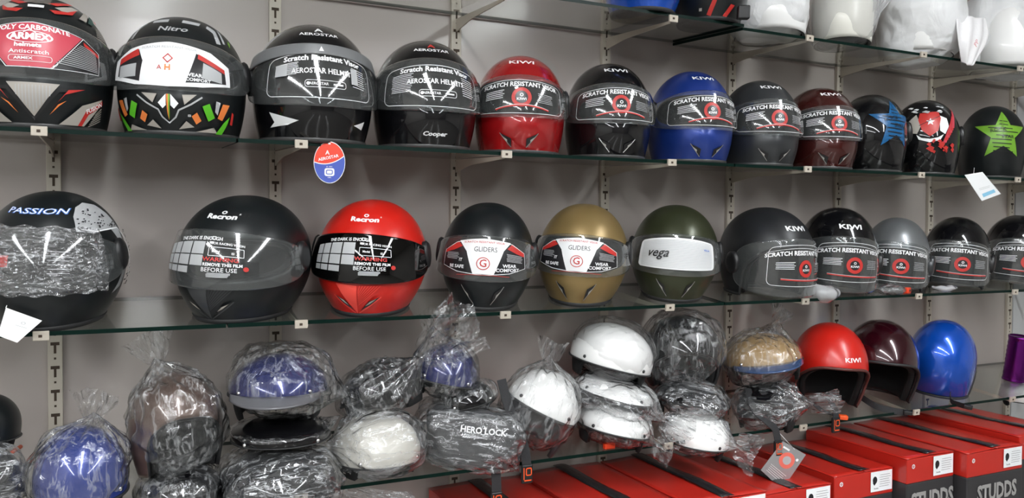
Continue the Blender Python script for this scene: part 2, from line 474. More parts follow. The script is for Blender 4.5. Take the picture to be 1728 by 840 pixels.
def aero_film(v=0):
    o = [L(WHITE, rrect(-.115, -.048, .115, .042, .014), .0013, True),
         T(WHITE, 'Scratch Resistant Visor', .004, .033, .0155, .035, 1.15),
         T(WHITE, 'AEROSTAR HELMETS', .004, .006, .0150, .02, .92),
         L(WHITE, rrect(-.032, -.027, .048, -.013, .005), .001, True), T(WHITE, 'AEROSTAR', -.006, -.020, .0075, .02, 1),
         L(WHITE, [(.022, -.020), (.042, -.020)], .003), disc(WHITE, -.026, -.020, .0035)]
    o += lines_block(WHITE, -.096, -.018 if v else -.002, -.045, .022, 11 if v else 9, .0012, .002, 5)
    o += lines_block(WHITE, .062, -.018, .098, .022, 9, .0012, -.003, 6)
    if v == 0: o += [R(PRINTGREY, -.094, -.004, -.068, .022), R(PRINTGREY, .060, -.014, .076, .020)]
    return o
def recron_film():
    o = [T(WHITE, 'THE DARK IS ENOUGH', -.022, .037, .0088, .025, 1.1)]
    for r, (ya, yb) in enumerate(((.008, .031), (-.014, .006), (-.030, -.017))):
        for c, (xa, xb) in enumerate(((-.108, -.090), (-.087, -.066), (-.063, -.036), (-.033, -.006))):
            if r == 2 and c == 3: continue
            o.append(R(PRINTGREY, xa, ya, xb, yb))
    o += [L(WHITE, rrect(.004, .006, .070, .022, .001), .001, True), T(WHITE, 'Model', .018, .014, .006, .02),
          T(WHITE, 'ISI', .050, .012, .006, .02), T(REDPRINT, 'WARNING', .028, -.001, .0105, .03, 1.3),
          T(WHITE, 'REMOVE THIS FILM', .032, -.011, .0082, .03, 1.05), T(WHITE, 'BEFORE USE', .026, -.021, .0115, .0, 1.05),
          L(WHITE, rrect(.006, .036, .016, .041, .002), .0012, True), L(WHITE, [(.004, .030), (.012, .030)], .004),
          T(WHITE, 'FOR RACING VISION', .040, .029, .0062, .02, 1.1), disc(REDPRINT, .074, -.017, .005)]
    o += lines_block(PRINTGREY, .004, -.034, .048, -.027, 4, .0018, 0, 8)
    return o
def glider_film(red):
    c = PRINTGREY if False else WHITE
    lens = [(-.105, .018), (-.07, .034), (0, .040), (.07, .034), (.105, .018), (.105, -.024), (.06, -.036), (0, -.040), (-.06, -.036), (-.105, -.024)]
    o = [P(DARKPRINT, lens), P(WHITE, [(-.062, .037), (0, .041), (.066, .037), (.046, .016), (.024, -.038), (-.022, -.038), (-.040, .012)]),
         P(REDPRINT, [(-.104, .019), (-.066, .036), (-.052, .024), (-.075, .016), (-.104, .010)]),
         P(REDPRINT, [(.104, .018), (.070, .035), (.055, .022), (.080, .013), (.104, .007)]),
         L(WHITE, lens, .0014, True), L(REDPRINT, curve(-.06, .06, -.044, .004), .001),
         T(DARKPRINT, 'GLIDERS', .004, .017, .0150, .0, .95), T(REDPRINT, 'SCRATCH RESISTANT VISOR', 0, .033, .0062, .01, 1.25),
         ring(REDPRINT, .0, -.014, .0130, .0148, .95), T(REDPRINT, 'G', .0, -.014, .0235, .01, 1),
         T(WHITE, 'WEAR', .060, -.018, .0108, .03, 1.1), T(WHITE, 'COMFORT', .056, -.028, .0108, .03, 1.1),
         T(WHITE, 'BE SAFE', -.062, -.024, .0108, .03, 1.05), T(WHITE, 'IT', -.052, -.008, .010, .02)]
    o += lines_block(PRINTGREY, -.095, -.004, -.056, .010, 5, .0013, -.002, 2)
    o += lines_block(PRINTGREY, .052, -.006, .096, .010, 6, .0013, -.003, 9)
    return o
def vega_film():
    o = [P(WHITE, rrect(-.108, -.040, .108, .040, .010))]
    for i in range(22):
        y = -.035+.070*i/21; o.append(L(PRINTGREY, [(-.098, y), (.098, y)], .0009))
    o += [T(DARKPRINT, 'vega', -.048, .002, .034, .01, .95, .35), T(BLUELOGO, 'VEGA', .078, .016, .0075, .02)]
    return o
def blocks_film():
    o = [P(WHITE, [(-.118, .020), (-.08, .036), (0, .042), (.08, .036), (.118, .018), (.118, -.030), (.06, -.040), (0, -.043), (-.06, -.040), (-.118, -.026)]),
         P(DARKPRINT, [(-.104, .018), (-.058, .030), (-.046, .006), (-.05, -.034), (-.106, -.020)]),
         P(DARKPRINT, [(.050, .026), (.106, .008), (.108, -.026), (.030, -.034)]),
         P(REDPRINT, [(-.104, .020), (-.060, .032), (-.054, .018), (-.104, .006)]),
         P(REDPRINT, [(.054, .026), (.106, .008), (.106, -.002), (.052, .016)]),
         R(PRINTGREY, -.100, -.024, -.058, .002), P(PRINTGREY, [(.062, .010), (.098, -.002), (.098, -.026), (.058, -.022)]),
         T(WHITE, 'WEAR', .044, -.018, .0095, .03, 1.1), T(WHITE, 'COMFORT', .052, -.027, .0085, .03, 1.1),
         L(REDPRINT, [(-.008, .010), (0, .018), (.008, .010), (0, .002)], .0025, True),
         T(ORANGEP, 'H', .000, -.008, .015, .03), T(REDPRINT, 'A', -.014, -.008, .012, .0),
         T(PRINTGREY, 'SCRATCH RESISTANT VISOR', 0, .032, .0065, .0, 1.25)]
    return o
def armex_film():
    o = [P(PINKRED, [(-.095, .036), (0, .043), (.085, .034), (.028, -.036), (-.036, -.036)]),
         P(DARKPRINT, [(.088, .031), (.118, .014), (.112, -.032), (.033, -.036)]),
         P(DARKPRINT, [(-.098, .033), (-.118, .014), (-.112, -.032), (-.042, -.036)]),
         L(WHITE, [(-.095, .037), (0, .044), (.088, .035), (.030, -.037), (-.038, -.037)], .0014, True),
         L(WHITE, [(.088, .035), (.118, .016), (.112, -.036), (.030, -.037)], .001),
         T(WHITE, 'POLY CARBONATE', 0, .034, .0125, .03, 1.15), ring(WHITE, -.004, .017, .0335, .037, .30),
         T(WHITE, 'ARMEX', -.004, .017, .0165, .05, 1.15), T(WHITE, 'helmets', -.006, .002, .0105, .04, 1.25),
         T(WHITE, 'Antiscratch', -.004, -.010, .0100, .01, 1.3), L(WHITE, rrect(-.034, -.027, .030, -.017, .004), .0008, True),
         T(WHITE, 'ARMEX', -.012, -.022, .0065, .03, 1.3), L(WHITE, [(-.014, .0245), (-.004, .030), (.006, .0245)], .002)]
    o += [P(REDPRINT, [(.086, .028), (.116, .012), (.114, .004), (.086, .020)])]
    for i in range(13):
        y = .018-.0036*i; o.append(L(PRINTGREY, [(.078-.0035*i, y), (.108, y-.006)], .0013))
    return o

# ------------------------------------------------------------------ full helmet
def helmet(name, label, mtx, w, h, pnt, film=None, logo=None, kind='full', length=None, vis=True, vz=(.33, .74), film_z=.54,
           vents=None, chin=None, group=None, decals=(), pivots=True, vA=1.42, band=None, visor_m=None, wrap=False,
           trim_m=None, ridge=False, vdroop=.11, fdroop=1.3, flap=False, film_a=0., zc=.53, cat='helmet', zlow=.5, Ao=1.15, tw=.22, vlift=.007):
    root = empty(name, mtx, label, cat, group)
    ln = length or 1.22*w
    S = Surf(w/2, ln*.50, ln*.50, h, tw=tw)
    sh = shell('shell', S, pnt, root, kind, zc=zc, zlow=zlow, Ao=Ao)
    solidify(sh, .009, -1, 1, 1)
    li = shell('lining', S, FOAM, root, kind, off=-.011, na=72, nv=(7, 14), A0=1.34, hz=.155, zlow=zlow-.02, Ao=Ao-.03)
    solidify(li, .016, -1)
    # rubber edge round the base
    A = np.linspace(-PI, PI, 97)
    if kind == 'full':
        V = np.concatenate([S.pt(A, np.full(97, q), o) for q, o in ((0, -.012), (-.0, .0015), (.028, .0022), (.034, -.001))])
        V[:97*2, 2] -= .0015
        e = mesh_obj('edge_trim', V, grid_faces(4, 97), trim_m or RUBBER, root)
    elif kind == 'open':
        n = 121; pts = []
        for k in range(n):
            a = -PI+2*PI*k/(n-1); g = sup(a, Ao, 3); pts.append((a, S.v_of_z(zlow)*g if g > 0 else 0.))
        # walk the rim densely
        q = S.pt(np.array([p_[0] for p_ in pts]), np.array([p_[1] for p_ in pts]), .001)
        dense = []
        for k in range(n-1):
            m_ = max(1, int(np.linalg.norm(q[k+1]-q[k])/.006))
            for j in range(m_):
                t = j/m_; dense.append(S.pt(np.array([pts[k][0]*(1-t)+pts[k+1][0]*t]), np.array([pts[k][1]*(1-t)+pts[k+1][1]*t]), .001)[0])
        dense.append(q[-1])
        tube('edge_trim', dense, .0042, trim_m or RUBBER, root, 8)
    for (nm, items, a0, zf, lift) in decals:
        art(nm, items, S.mapper(a0, zf, lift), sh)
    if logo:
        for (items, a0, zf) in logo: art('logo', items, S.mapper(a0, zf, 0), sh)
    if vis:
        vm, vh = (vz[0]+vz[1])/2, (vz[1]-vz[0])/2
        dr = lambda a: 1-math.cos(a)
        upk = lambda zf: 1.0 if zf*h < S.z0 else math.cos(math.asin(min(.99, (zf*h-S.z0)/(h-S.z0))))**.94
        kt, kb, k0 = upk(vz[1])+.058, 1.075, 1.045
        def VP(a, z, off=0.):
            """visor sheet: gently sloping curved band standing just clear of the shell"""
            a = np.asarray(a, float); z = np.asarray(z, float)+0*a; t = (z/h-vm)/vh
            k = k0+(kt-kb)/2*t+((kt+kb)/2-k0)*t*t
            return np.stack([(k*S.w+off)*np.sin(a), -(k*S.f+off)*np.cos(a), z], -1)
        def vstrip(nm, lo_, hi_, a1, na, nr, off, mts, par, cr_=None):
            A_ = np.linspace(-a1, a1, na) if not isinstance(a1, tuple) else np.linspace(a1[0], a1[1], na); V_ = []
            zl = np.array([lo_(a) for a in A_]); zh = np.array([hi_(a) for a in A_])
            for i in range(nr):
                z = (zl+(zh-zl)*i/(nr-1))*h; V_.append(VP(A_, z, off+(cr_(A_, z/h) if cr_ else 0)))
            return mesh_obj(nm, np.concatenate(V_), grid_faces(nr, na), mts, par)
        lo = lambda a: vm-.02*dr(a)-(vh-.02*dr(a))*max(sup(a, vA, 4), .12)
        hi = lambda a: vm-.02*dr(a)+(vh-vdroop*dr(a))*max(sup(a, vA, 4), .12)
        vo = vstrip('visor', lo, hi, vA, 161, 31, 0., [visor_m or VISOR, VISOR_EDGE], root)
        solidify(vo, .0022, 1, 1)
        def vmap(zf, a0, add):
            s0 = np.interp(a0, S.aa, S.arc)
            return lambda X, Y, o: VP(np.interp(s0+X/1.04, S.arc, S.aa), zf*h+Y-fdroop*X*X*np.clip((Y+.045)/.08, 0, 1.1), add+o)
        if film: art('visor_film', film, vmap(film_z, film_a, .0026), vo)
        if band:
            bo = vstrip('visor_top_band', lambda a: vz[1]-.055-.13*dr(a), lambda a: vz[1]+.03-.09*dr(a), vA+.1, 121, 9, .003, band, root); solidify(bo, .002, 1)
            art('logo', [P(WHITE, [(0, .006), (.005, -.004), (-.005, -.004)])], lambda X, Y, o: VP(X/S.w, (vz[1]-.012)*h+Y, .0053+o), bo)
        if pivots:
            for sg in (-1, 1):
                f = S.mapper(sg*(vA+.04), vm-.01, vlift+.003)
                bm = bmesh.new(); n = 28; rings = ((0, .003), (.012, .003), (.019, .0018), (.0225, -.002), (.0225, -.009))
                V = []
                for r, o in rings:
                    tt = np.linspace(0, 2*PI, n, endpoint=False)
                    V.append(f(r*np.cos(tt), 1.35*r*np.sin(tt), o))
                bm.free()
                c = mesh_obj('visor_pivot', np.concatenate(V), grid_faces(len(rings), n, True), BLACK if pnt is not P_SILVER else P_GREY, root)
                weld(c, 1e-5)
        if wrap:
            rng = np.random.default_rng(5)
            def cr(A_, v_):
                o = 0
                for k in range(14):
                    kx, kv, ph = rng2[k]; o = o + np.abs(((A_*kx+v_*kv+ph) % 2)-1)*.0018*(1 if k < 7 else .5)
                return o
            rng2 = [(rng.normal()*7*(1+k*.15), rng.normal()*22*(1+k*.15), rng.uniform(0, 6)) for k in range(14)]
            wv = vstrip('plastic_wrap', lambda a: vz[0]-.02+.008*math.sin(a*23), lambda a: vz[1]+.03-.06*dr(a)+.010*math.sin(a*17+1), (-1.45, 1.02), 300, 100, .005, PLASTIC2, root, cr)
            wv['label'] = 'crinkled clear plastic wrap over the visor'
    if vents:
        for (x, z, pts) in vents:
            vt = art('vent', [P(BLACK, pts), L(WHITE if pnt is P_BLACK else STEELV, [pts[0], pts[1]], .0016), P(VENTFILL, [(.35*pts[0][0]+.65*pts[1][0], .35*pts[0][1]+.65*pts[1][1]), ((pts[0][0]+pts[1][0]+pts[2][0])/3, (pts[0][1]+pts[1][1]+pts[2][1])/3), (pts[0][0]*.8+pts[1][0]*.2, pts[0][1]*.8+pts[1][1]*.2)])], (lambda X, Y, o, f=S.mapper(0, z, .0012), x=x: f(X+x, Y, o)), root, base=.001)
    if chin:
        ch = art('chin_panel', chin(pnt), S.mapper(0, .16, .0016), root, base=.0012)
    return root, S
VENTFILL = mat('vent_insert', (.42, .41, .38), .35)
STEELV = mat('vent_edge', (.30, .29, .28), .35, .3)

# shelf geometry: (z at the wall, droop over the depth)
SD = .3116
SH = {0: (.5552, .0206), 1: (.1892, .0145), 2: (-.1568, .0346), 3: (-.5010, .0431)}
GT = .008
def shelf_z(k, Y):
    z, d = SH[k]; return CAMZ+z-d*(WALL_Y-Y)/SD
def tilt(k): return math.atan(SH[k][1]/SD)
def stand(k, px, Y, rel=0, dz=.001, pitch=0, roll=0):
    """matrix for a thing standing on shelf k, turned rel degrees from facing the aisle viewer's side"""
    c = at(px, 400, Y); ang = math.atan2(c.x, c.y)
    m = Matrix.Translation((c.x, Y, shelf_z(k, Y)+dz)) @ Matrix.Rotation(tilt(k), 4, 'X') @ Matrix.Rotation(-ang+math.radians(rel), 4, 'Z')
    if pitch: m = m @ Matrix.Rotation(math.radians(pitch), 4, 'X')
    if roll: m = m @ Matrix.Rotation(math.radians(roll), 4, 'Y')
    return m
def size(k, x0, x1, y0, Y):
    cx = (x0+x1)/2; p = at(cx, 400, Y); d = depth_of(p); th = math.atan((cx-864)/FPX)
    w = (x1-x0)*d/FPX*math.cos(th); h = at(cx, y0, Y).z - shelf_z(k, Y)
    return w, h

# ================================================================== ROOM
X0, X1, YB, ZC = -3.2, 5.2, -6.2, 2.85
def struct(name, c0, c1, m): return tag(box_obj(name, c0, c1, m), kind='structure')
m, nt, out = new_mat('glossy_taupe_laminate')
p_ = principled(nt, (.41, .362, .335), .28, 0, .35, .5, .12)
tc = nt.nodes.new('ShaderNodeTexCoord'); mp = nt.nodes.new('ShaderNodeMapping'); mp.inputs['Scale'].default_value = (1.2, 1, 1.6)
nz = nt.nodes.new('ShaderNodeTexNoise'); nz.inputs['Scale'].default_value = 2.2; nz.inputs['Detail'].default_value = 2
rm = nt.nodes.new('ShaderNodeMapRange'); rm.inputs['To Min'].default_value = .22; rm.inputs['To Max'].default_value = .42
nt.links.new(tc.outputs['Object'], mp.inputs[0]); nt.links.new(mp.outputs[0], nz.inputs['Vector'])
nt.links.new(nz.outputs['Fac'], rm.inputs['Value']); nt.links.new(rm.outputs[0], p_.inputs['Roughness'])
nt.links.new(p_.outputs[0], out.inputs[0])
LAM = m
PLASTER = mat('offwhite_plaster', (.50, .48, .455), .7, bump=(40, .1))
PANELW = mat('pale_laminate', (.50, .50, .51), .3, 0, .3)
m, nt, out = new_mat('floor_tiles')
p_ = principled(nt, (.4, .38, .35), .15)
tc = nt.nodes.new('ShaderNodeTexCoord'); br = nt.nodes.new('ShaderNodeTexBrick'); br.offset = 0
for k_, v_ in (('Scale', 1.0), ('Brick Width', .6), ('Row Height', .6), ('Mortar Size', .004)): br.inputs[k_].default_value = v_
br.inputs['Color1'].default_value = (.22, .21, .19, 1); br.inputs['Color2'].default_value = (.20, .19, .175, 1); br.inputs['Mortar'].default_value = (.1, .1, .1, 1)
nt.links.new(tc.outputs['Object'], br.inputs['Vector']); nt.links.new(br.outputs['Color'], p_.inputs['Base Color']); nt.links.new(p_.outputs[0], out.inputs[0])
FLOORM = m
struct('floor', (X0, YB, -.1), (X1, WALL_Y, 0), FLOORM)
struct('ceiling', (X0, YB, ZC), (X1, WALL_Y, ZC+.1), PLASTER)
struct('wall_back', (X0, WALL_Y, 0), (X1, WALL_Y+.1, ZC), LAM)
struct('wall_front', (X0, YB-.1, 0), (X1, YB, ZC), mat('brown_grey_plaster', (.16, .14, .125), .7, bump=(40, .1)))
struct('wall_left', (X0-.1, YB, 0), (X0, WALL_Y, ZC), PLASTER)
struct('wall_right', (X1, YB, 0), (X1+.1, WALL_Y, ZC), PLASTER)

# rows of LED battens on the ceiling, running away from the shelf wall
TUBEM = emit('batten_glow', (.95, .98, 1.0), TUBE_POWER)
HOUS = mat('white_enamel', (.8, .8, .8), .4)
for x, nm in ((-1.9, 'left row'), (.12, 'middle row above the camera'), (2.1, 'right row')):
    for y, nn in ((-.15, 'nearest the shelves'), (-2.25, 'second from the shelves'), (-4.35, 'farthest from the shelves')):
        r = empty('ceiling_light', Matrix.Translation((x, y, ZC)), 'white batten ceiling light, %s, %s' % (nm, nn), 'light', 'batten lights on the ceiling')
        box_obj('housing', (-.12, -1.0, -.035), (.12, 1.0, -.001), HOUS, r, .006)
        box_obj('diffuser', (-.10, -.98, -.050), (.10, .98, -.0355), TUBEM, r, .008)

# ================================================================== SHELVING
UX = [-.1378+.46*t for t in range(-2, 9)]
ZT = CAMZ+.1574; TP = .05118
def upright(x, lab):
    bm = bmesh.new(); w = .014
    add_box(bm, x-w, WALL_Y-.012, .3, x+w, WALL_Y-.0005, 2.5, 0, .0012)
    def q(x0, z0, x1, z1):
        y = WALL_Y-.0124
        f = bm.faces.new([bm.verts.new(c) for c in ((x0, y, z0), (x1, y, z0), (x1, y, z1), (x0, y, z1))]); f.material_index = 1
    for n in range(-16, 24):
        z = ZT-n*TP
        q(x-.0085, z-.0035, x+.0085, z+.0035); q(x-.0025, z-.021, x+.0025, z-.0035); q(x-.0022, z-.034, x+.0022, z-.0295)
    o = bm_obj('slotted_upright', bm, [STEEL, SLOT])
    return tag(o, lab, 'upright', 'slotted uprights on the wall')
ordn = ['hidden left', 'far left', 'leftmost in view', 'second from left', 'third from left', 'fourth from left', 'fifth from left', 'sixth from left', 'seventh from left', 'last beside the pale panel', 'hidden right']
for i, x in enumerate(UX):
    if 1 < i < 10: upright(x, 'cream slotted steel upright on the wall, '+ordn[i])
# pale panel right of the last upright
struct('trim_1', (UX[9]+.03, WALL_Y-.006, 0), (X1, WALL_Y-.0005, ZC), PANELW)

def pane(k, xa, xb, lab, dz=0, name='glass_shelf'):
    z, d = SH[k]; y0 = WALL_Y-.013; y1 = WALL_Y-SD-.004
    za = CAMZ+z+dz; zb = za-d*(y0-y1)/SD
    V = [(xa, y0, za), (xb, y0, za), (xb, y1, zb), (xa, y1, zb)]; V += [(a, b, c-GT) for a, b, c in V]
    F = [(0, 3, 2, 1), (4, 5, 6, 7), (2, 3, 7, 6), (0, 4, 7, 3), (1, 2, 6, 5), (0, 1, 5, 4)]
    o = mesh_obj(name, V, F, [GLASS, GLASS_EDGE], mi=[0, 0, 1, 1, 1, 1], smooth=False)
    return tag(o, lab, 'shelf', 'glass shelves on the wall')
e0 = at(1254, 48, WALL_Y-SD).x
pane(0, -.9, e0+.0, 'top glass shelf pane, left one above the black and red helmets', GT+.001)
pane(0, e0-.005, UX[9]+.01, 'top glass shelf pane, right one under the white bags')
s1a = at(398, 236, WALL_Y-SD).x; s1b = at(1237, 275, WALL_Y-SD).x
pane(1, -.9, s1a, 'second glass shelf pane at left under the pink film helmet', 0)
pane(1, s1a+.004, s1b, 'second glass shelf pane in the middle under the red and blue helmets', 0)
pane(1, s1b+.004, UX[9]+.3, 'second glass shelf pane at right under the star helmets', 0)
s2a = at(381, 548, WALL_Y-SD).x; s2b = at(1220, 509, WALL_Y-SD).x
pane(2, -.9, s2a, 'third glass shelf pane at left under the helmet with wrapped visor', 0)
pane(2, s2a+.004, s2b, 'third glass shelf pane in the middle under the scarlet and gold helmets', 0)
pane(2, s2b+.004, UX[9]+.3, 'third glass shelf pane at right under the open face black helmets', 0)
s3b = at(1222, 732, WALL_Y-SD).x
pane(3, -.9, s3b, 'lowest glass shelf pane at left under the plastic wrapped helmets', 0)
pane(3, s3b+.004, UX[9]+.3, 'lowest glass shelf pane at right under the red and blue open helmets', 0)

def bracket(k, x, lab):
    z, d = SH[k]; th = tilt(k)
    r = empty('shelf_bracket', Matrix.Translation((x, WALL_Y-.013, CAMZ+z-GT-.0012)) @ Matrix.Rotation(th, 4, 'X'), lab, 'bracket', 'steel brackets under the glass shelves')
    bm = bmesh.new(); ln = SD-.012; t = .0015
    prof = [(0, 0), (-ln, 0), (-ln, -.006), (-ln*.75, -.010), (-ln*.35, -.016), (-.03, -.028), (0, -.034)]
    fa = [bm.verts.new((-t, a, b)) for a, b in prof]; fb = [bm.verts.new((t, a, b)) for a, b in prof]
    bm.faces.new(fa); bm.faces.new(fb[::-1])
    for i in range(len(prof)):
        j = (i+1) % len(prof); bm.faces.new((fa[i], fb[i], fb[j], fa[j]))
    bmesh.ops.recalc_face_normals(bm, faces=bm.faces)
    bm_obj('arm', bm, STEEL, r)
    bm = bmesh.new()
    add_box(bm, -.013, -ln-.0145, -.005, .013, -ln-.0085, .012, 0, .001)
    add_box(bm, -.004, -ln-.0153, .001, .002, -ln-.0146, .006, 1)
    c = bm_obj('end_clip', bm, [STEEL, SLOT], r)
    if k == 3: pass
for k in range(4):
    for i, x in enumerate(UX):
        if 1 < i < 10:
            lvl = ['top shelf', 'second shelf', 'third shelf', 'lowest shelf'][k]
            if k == 0 and i < 4: continue
            bracket(k, x, 'cream steel bracket under the %s at the upright %s' % (lvl, ordn[i]))

# ================================================================== HELMETS, second shelf (upper row in view)
YH = 1.80
tri_l = [(-.017, .016), (.012, -.020), (.012, .002)]
tri_r = [(.017, .016), (-.012, -.020), (-.012, .002)]
kv = [(-.030, .13, tri_l), (.030, .13, tri_r)]
def logo_kiwi(s=.019): return [([T(WHITE, 'KIWI', 0, 0, s, .02, 1.5)], .03, .885)]
GB = mat('grey_lower_trim', (.05, .05, .05), .4)
def row1(label, x0, x1, y0, rel, pnt, film, logo, **kw):
    w, h = size(1, x0, x1, y0, YH)
    w = kw.pop('w', w); kw.setdefault('tw', .13)
    return helmet('full_face_helmet', label, stand(1, (x0+x1)/2, YH, rel), w, h, pnt, film, logo, vents=kw.pop('vents', kv), trim_m=kw.pop('trim_m', GB), **kw)

def armex_chin(p):
    o = [P(STONE, [(-.042, .038), (.042, .038), (.022, .012), (0, -.022), (-.022, .012)])]
    for i in range(11): 
        x = -.026+.0052*i; yb = .012-.0012*0 - (.030-abs(x)*1.1); o.append(L(PRINTGREY, [(x, .034), (x, yb+.006)], .0014))
    o += [L(BLACK, [(-.075, .030), (-.040, .028), (-.024, .010), (0, -.026), (.024, .010), (.040, .028), (.075, .030)], .006)]
    for sg in (-1, 1):
        f = lambda pts: [(sg*a, b) for a, b in pts]
        o += [P(REDPRINT, f([(.02, -.012), (.050, .022), (.085, .034), (.055, .030), (.036, .006)])),
              P(ORANGEP, f([(.024, -.016), (.040, .002), (.052, .012), (.038, .004)])),
              P(STONE, f([(.038, -.034), (.080, .006), (.128, .022), (.120, .006), (.085, -.034)])),
              P(REDPRINT, f([(.080, -.034), (.094, -.010), (.130, .012), (.128, .020), (.088, -.004), (.072, -.034)])),
              T(WHITE, 'FUSION', sg*.108, .004, .011, .03, 1.1, .2, sg*.45)]
        for i in range(6): o.append(L(STONE, f([(.094+.003*i, -.034+.005*i), (.126, -.020+.005*i)]), .0014))
    return o
def armex_top():
    o = []
    for sg in (-1, 1):
        f = lambda pts: [(sg*a, b) for a, b in pts]
        o += [P(STONE, f([(.028, .004), (.058, .020), (.075, .014), (.045, -.008)])),
              P(REDPRINT, f([(.016, .016), (.050, .034), (.062, .032), (.030, .010)])),
              P(REDPRINT, f([(.020, -.006), (.050, -.004), (.070, .010), (.060, -.010), (.030, -.016)])),
              P(STONE, f([(.074, -.016), (.090, .012), (.104, .010), (.092, -.020)])),
              P(mat('teal_print', (.02, .07, .06), .4), f([(.096, -.022), (.108, .008), (.124, .004), (.114, -.024)])),
              P(STONE, f([(.005, .050), (.03, .060), (.05, .056), (.02, .044)])),
              P(REDPRINT, f([(.124, -.012), (.130, .004), (.140, .0), (.134, -.014)]))]
        for i in range(7): o.append(L(STONE, f([(.118, -.030-.004*i), (.150, -.030-.004*i)]), .0014))
    for i in range(7): o.append(L(STONE, [(-.020, .010+.005*i), (-.01, .013+.005*i), (0, .010+.005*i), (.01, .013+.005*i), (.02, .010+.005*i)], .0016))
    o += [P(WHITE, [(-.012, -.006), (.012, -.006), (.012, .002), (-.012, .002)])]
    return o
row1('black, stone and red helmet with a pink-red film on the visor', -38, 198, 2, -8, P_MATTEBLACK, armex_film(), None,
     chin=armex_chin, decals=[('shell_graphic', armex_top(), 0, .86, 0)], vents=None, vz=(.33, .76), film_z=.555)

def blocks_chin(p):
    o = [P(STONE, [(-.050, .038), (-.020, .036), (-.028, .020)]), P(STONE, [(.050, .038), (.024, .036), (.028, .018)]),
         P(WHITE, [(-.018, .020), (-.004, .036), (-.004, .016), (-.010, .010)]), P(WHITE, [(.018, .020), (.004, .036), (.004, .016), (.010, .010)]),
         P(ORANGEP, [(-.003, .036), (0, .036), (0, -.012), (-.002, 0)]), P(LIMEP, [(0, .036), (.003, .036), (.002, 0), (0, -.012)]),
         L(PRINTGREY, [(-.060, .034), (-.040, .020), (-.018, .008), (-.012, -.006), (0, -.018), (.012, -.006), (.018, .008), (.040, .020), (.060, .034)], .003)]
    for sg in (-1, 1):
        f = lambda pts: [(sg*a, b) for a, b in pts]
        o += [P(ORANGEP, f([(.040, -.002), (.050, .006), (.058, -.010), (.048, -.018)])),
              P(GREENP, f([(.060, .018), (.074, .024), (.086, -.002), (.072, -.010)])),
              P(ORANGEP, f([(.092, -.002), (.104, -.006), (.122, .026), (.104, .026)])),
              P(PRINTGREY, f([(.086, .010), (.092, .004), (.098, .028), (.088, .030)])),
              P(STONE, f([(.016, -.030), (.030, -.012), (.044, -.024)])),
              P(STONE, f([(.046, -.034), (.084, -.022), (.092, -.034)])),
              P(GREENP, f([(.088, -.036), (.108, -.010), (.124, .004), (.118, -.014), (.104, -.036)])),
              P(REDPRINT, f([(.126, -.012), (.130, .014), (.136, .010), (.134, -.014)]))]
    o.append(T(WHITE, 'ISI', .036, -.001, .006, .02))
    return o
def blocks_top(sides):
    o = [T(PRINTGREY, 'Nitro', 0, -.014, .020, .02, 1.2, .2)] if not sides else []
    for sg in sides:
        f = lambda pts: [(sg*a, b) for a, b in pts]
        o += [P(PRINTGREY, f([(.012, .012), (.012, .028), (.046, .022), (.044, .008)])),
              P(PRINTGREY, f([(.060, .004), (.062, .018), (.084, .002), (.100, -.040), (.088, -.040), (.078, -.010)])),
              P(PRINTGREY, f([(.090, .010), (.098, .004), (.114, -.036), (.106, -.036)])),
              P(LIMEP, f([(.124, -.030), (.128, -.020), (.134, -.030), (.130, -.042)]))]
    return o
row1('black helmet patterned with green and orange blocks, white visor film', 203, 418, 35, -10, P_MATTEBLACK, blocks_film(), None,
     chin=blocks_chin, decals=[('logo', blocks_top(()), 0, .87, 0), ('shell_graphic', blocks_top((-1,)), 0, .87, 0), ('shell_graphic', blocks_top((1,)), 0, .87, 0)], vents=None, vz=(.33, .75), film_z=.535)

def aero_logo(red=False):
    return [([T(REDPRINT if red else WHITE, 'A', 0, .015, .021, .03, 1.1), T(WHITE, 'AEROSTAR', 0, -.003, .0135, .02, 1.2)], .0, .865)]
fin = [('shell_graphic', [P(WHITE, [(-.045, .0), (-.120, .018), (-.105, -.004), (-.120, -.016), (-.070, -.010)])], 0, .16, 0),
       ('shell_graphic', [P(WHITE, [(.08, -.004), (.120, .008), (.112, -.012)])], 0, .16, 0)]
row1('gloss black helmet with a grey band above its clear visor', 427, 628, 47, 6, P_BLACK, aero_film(0), aero_logo(), band=mat('grey_band', (.16, .165, .17), .35), vents=None, decals=fin, vz=(.27, .73), film_z=.52)
row1('gloss black helmet with red A logo beside the red helmet', 628, 801, 73, 8, P_BLACK, aero_film(1), aero_logo(True), vents=None,
     decals=[('shell_graphic', [T(WHITE, 'Cooper', 0, 0, .014, .04, 1.25, .2)], .05, .12, 0)], vz=(.31, .77), film_z=.54)
row1('gloss red helmet between two gloss black helmets on the second shelf', 800, 948, 97, 0, P_RED, kiwi_film(), logo_kiwi(), w=.222)
row1('gloss black helmet with red ring film beside the blue helmet', 950, 1092, 110, 12, P_BLACK, kiwi_film(), logo_kiwi(), w=.222)
row1('satin blue helmet with clear visor on the second shelf', 1090, 1228, 123, 22, P_BLUE, kiwi_film(), logo_kiwi(), w=.222)
row1('satin grey helmet between the blue and the maroon helmets', 1208, 1340, 138, 22, P_GREY, kiwi_film(), logo_kiwi(), w=.218)
row1('gloss maroon helmet with clear visor beside the blue star helmet', 1310, 1440, 150, 22, P_MAROON, kiwi_film(), logo_kiwi(), w=.218)

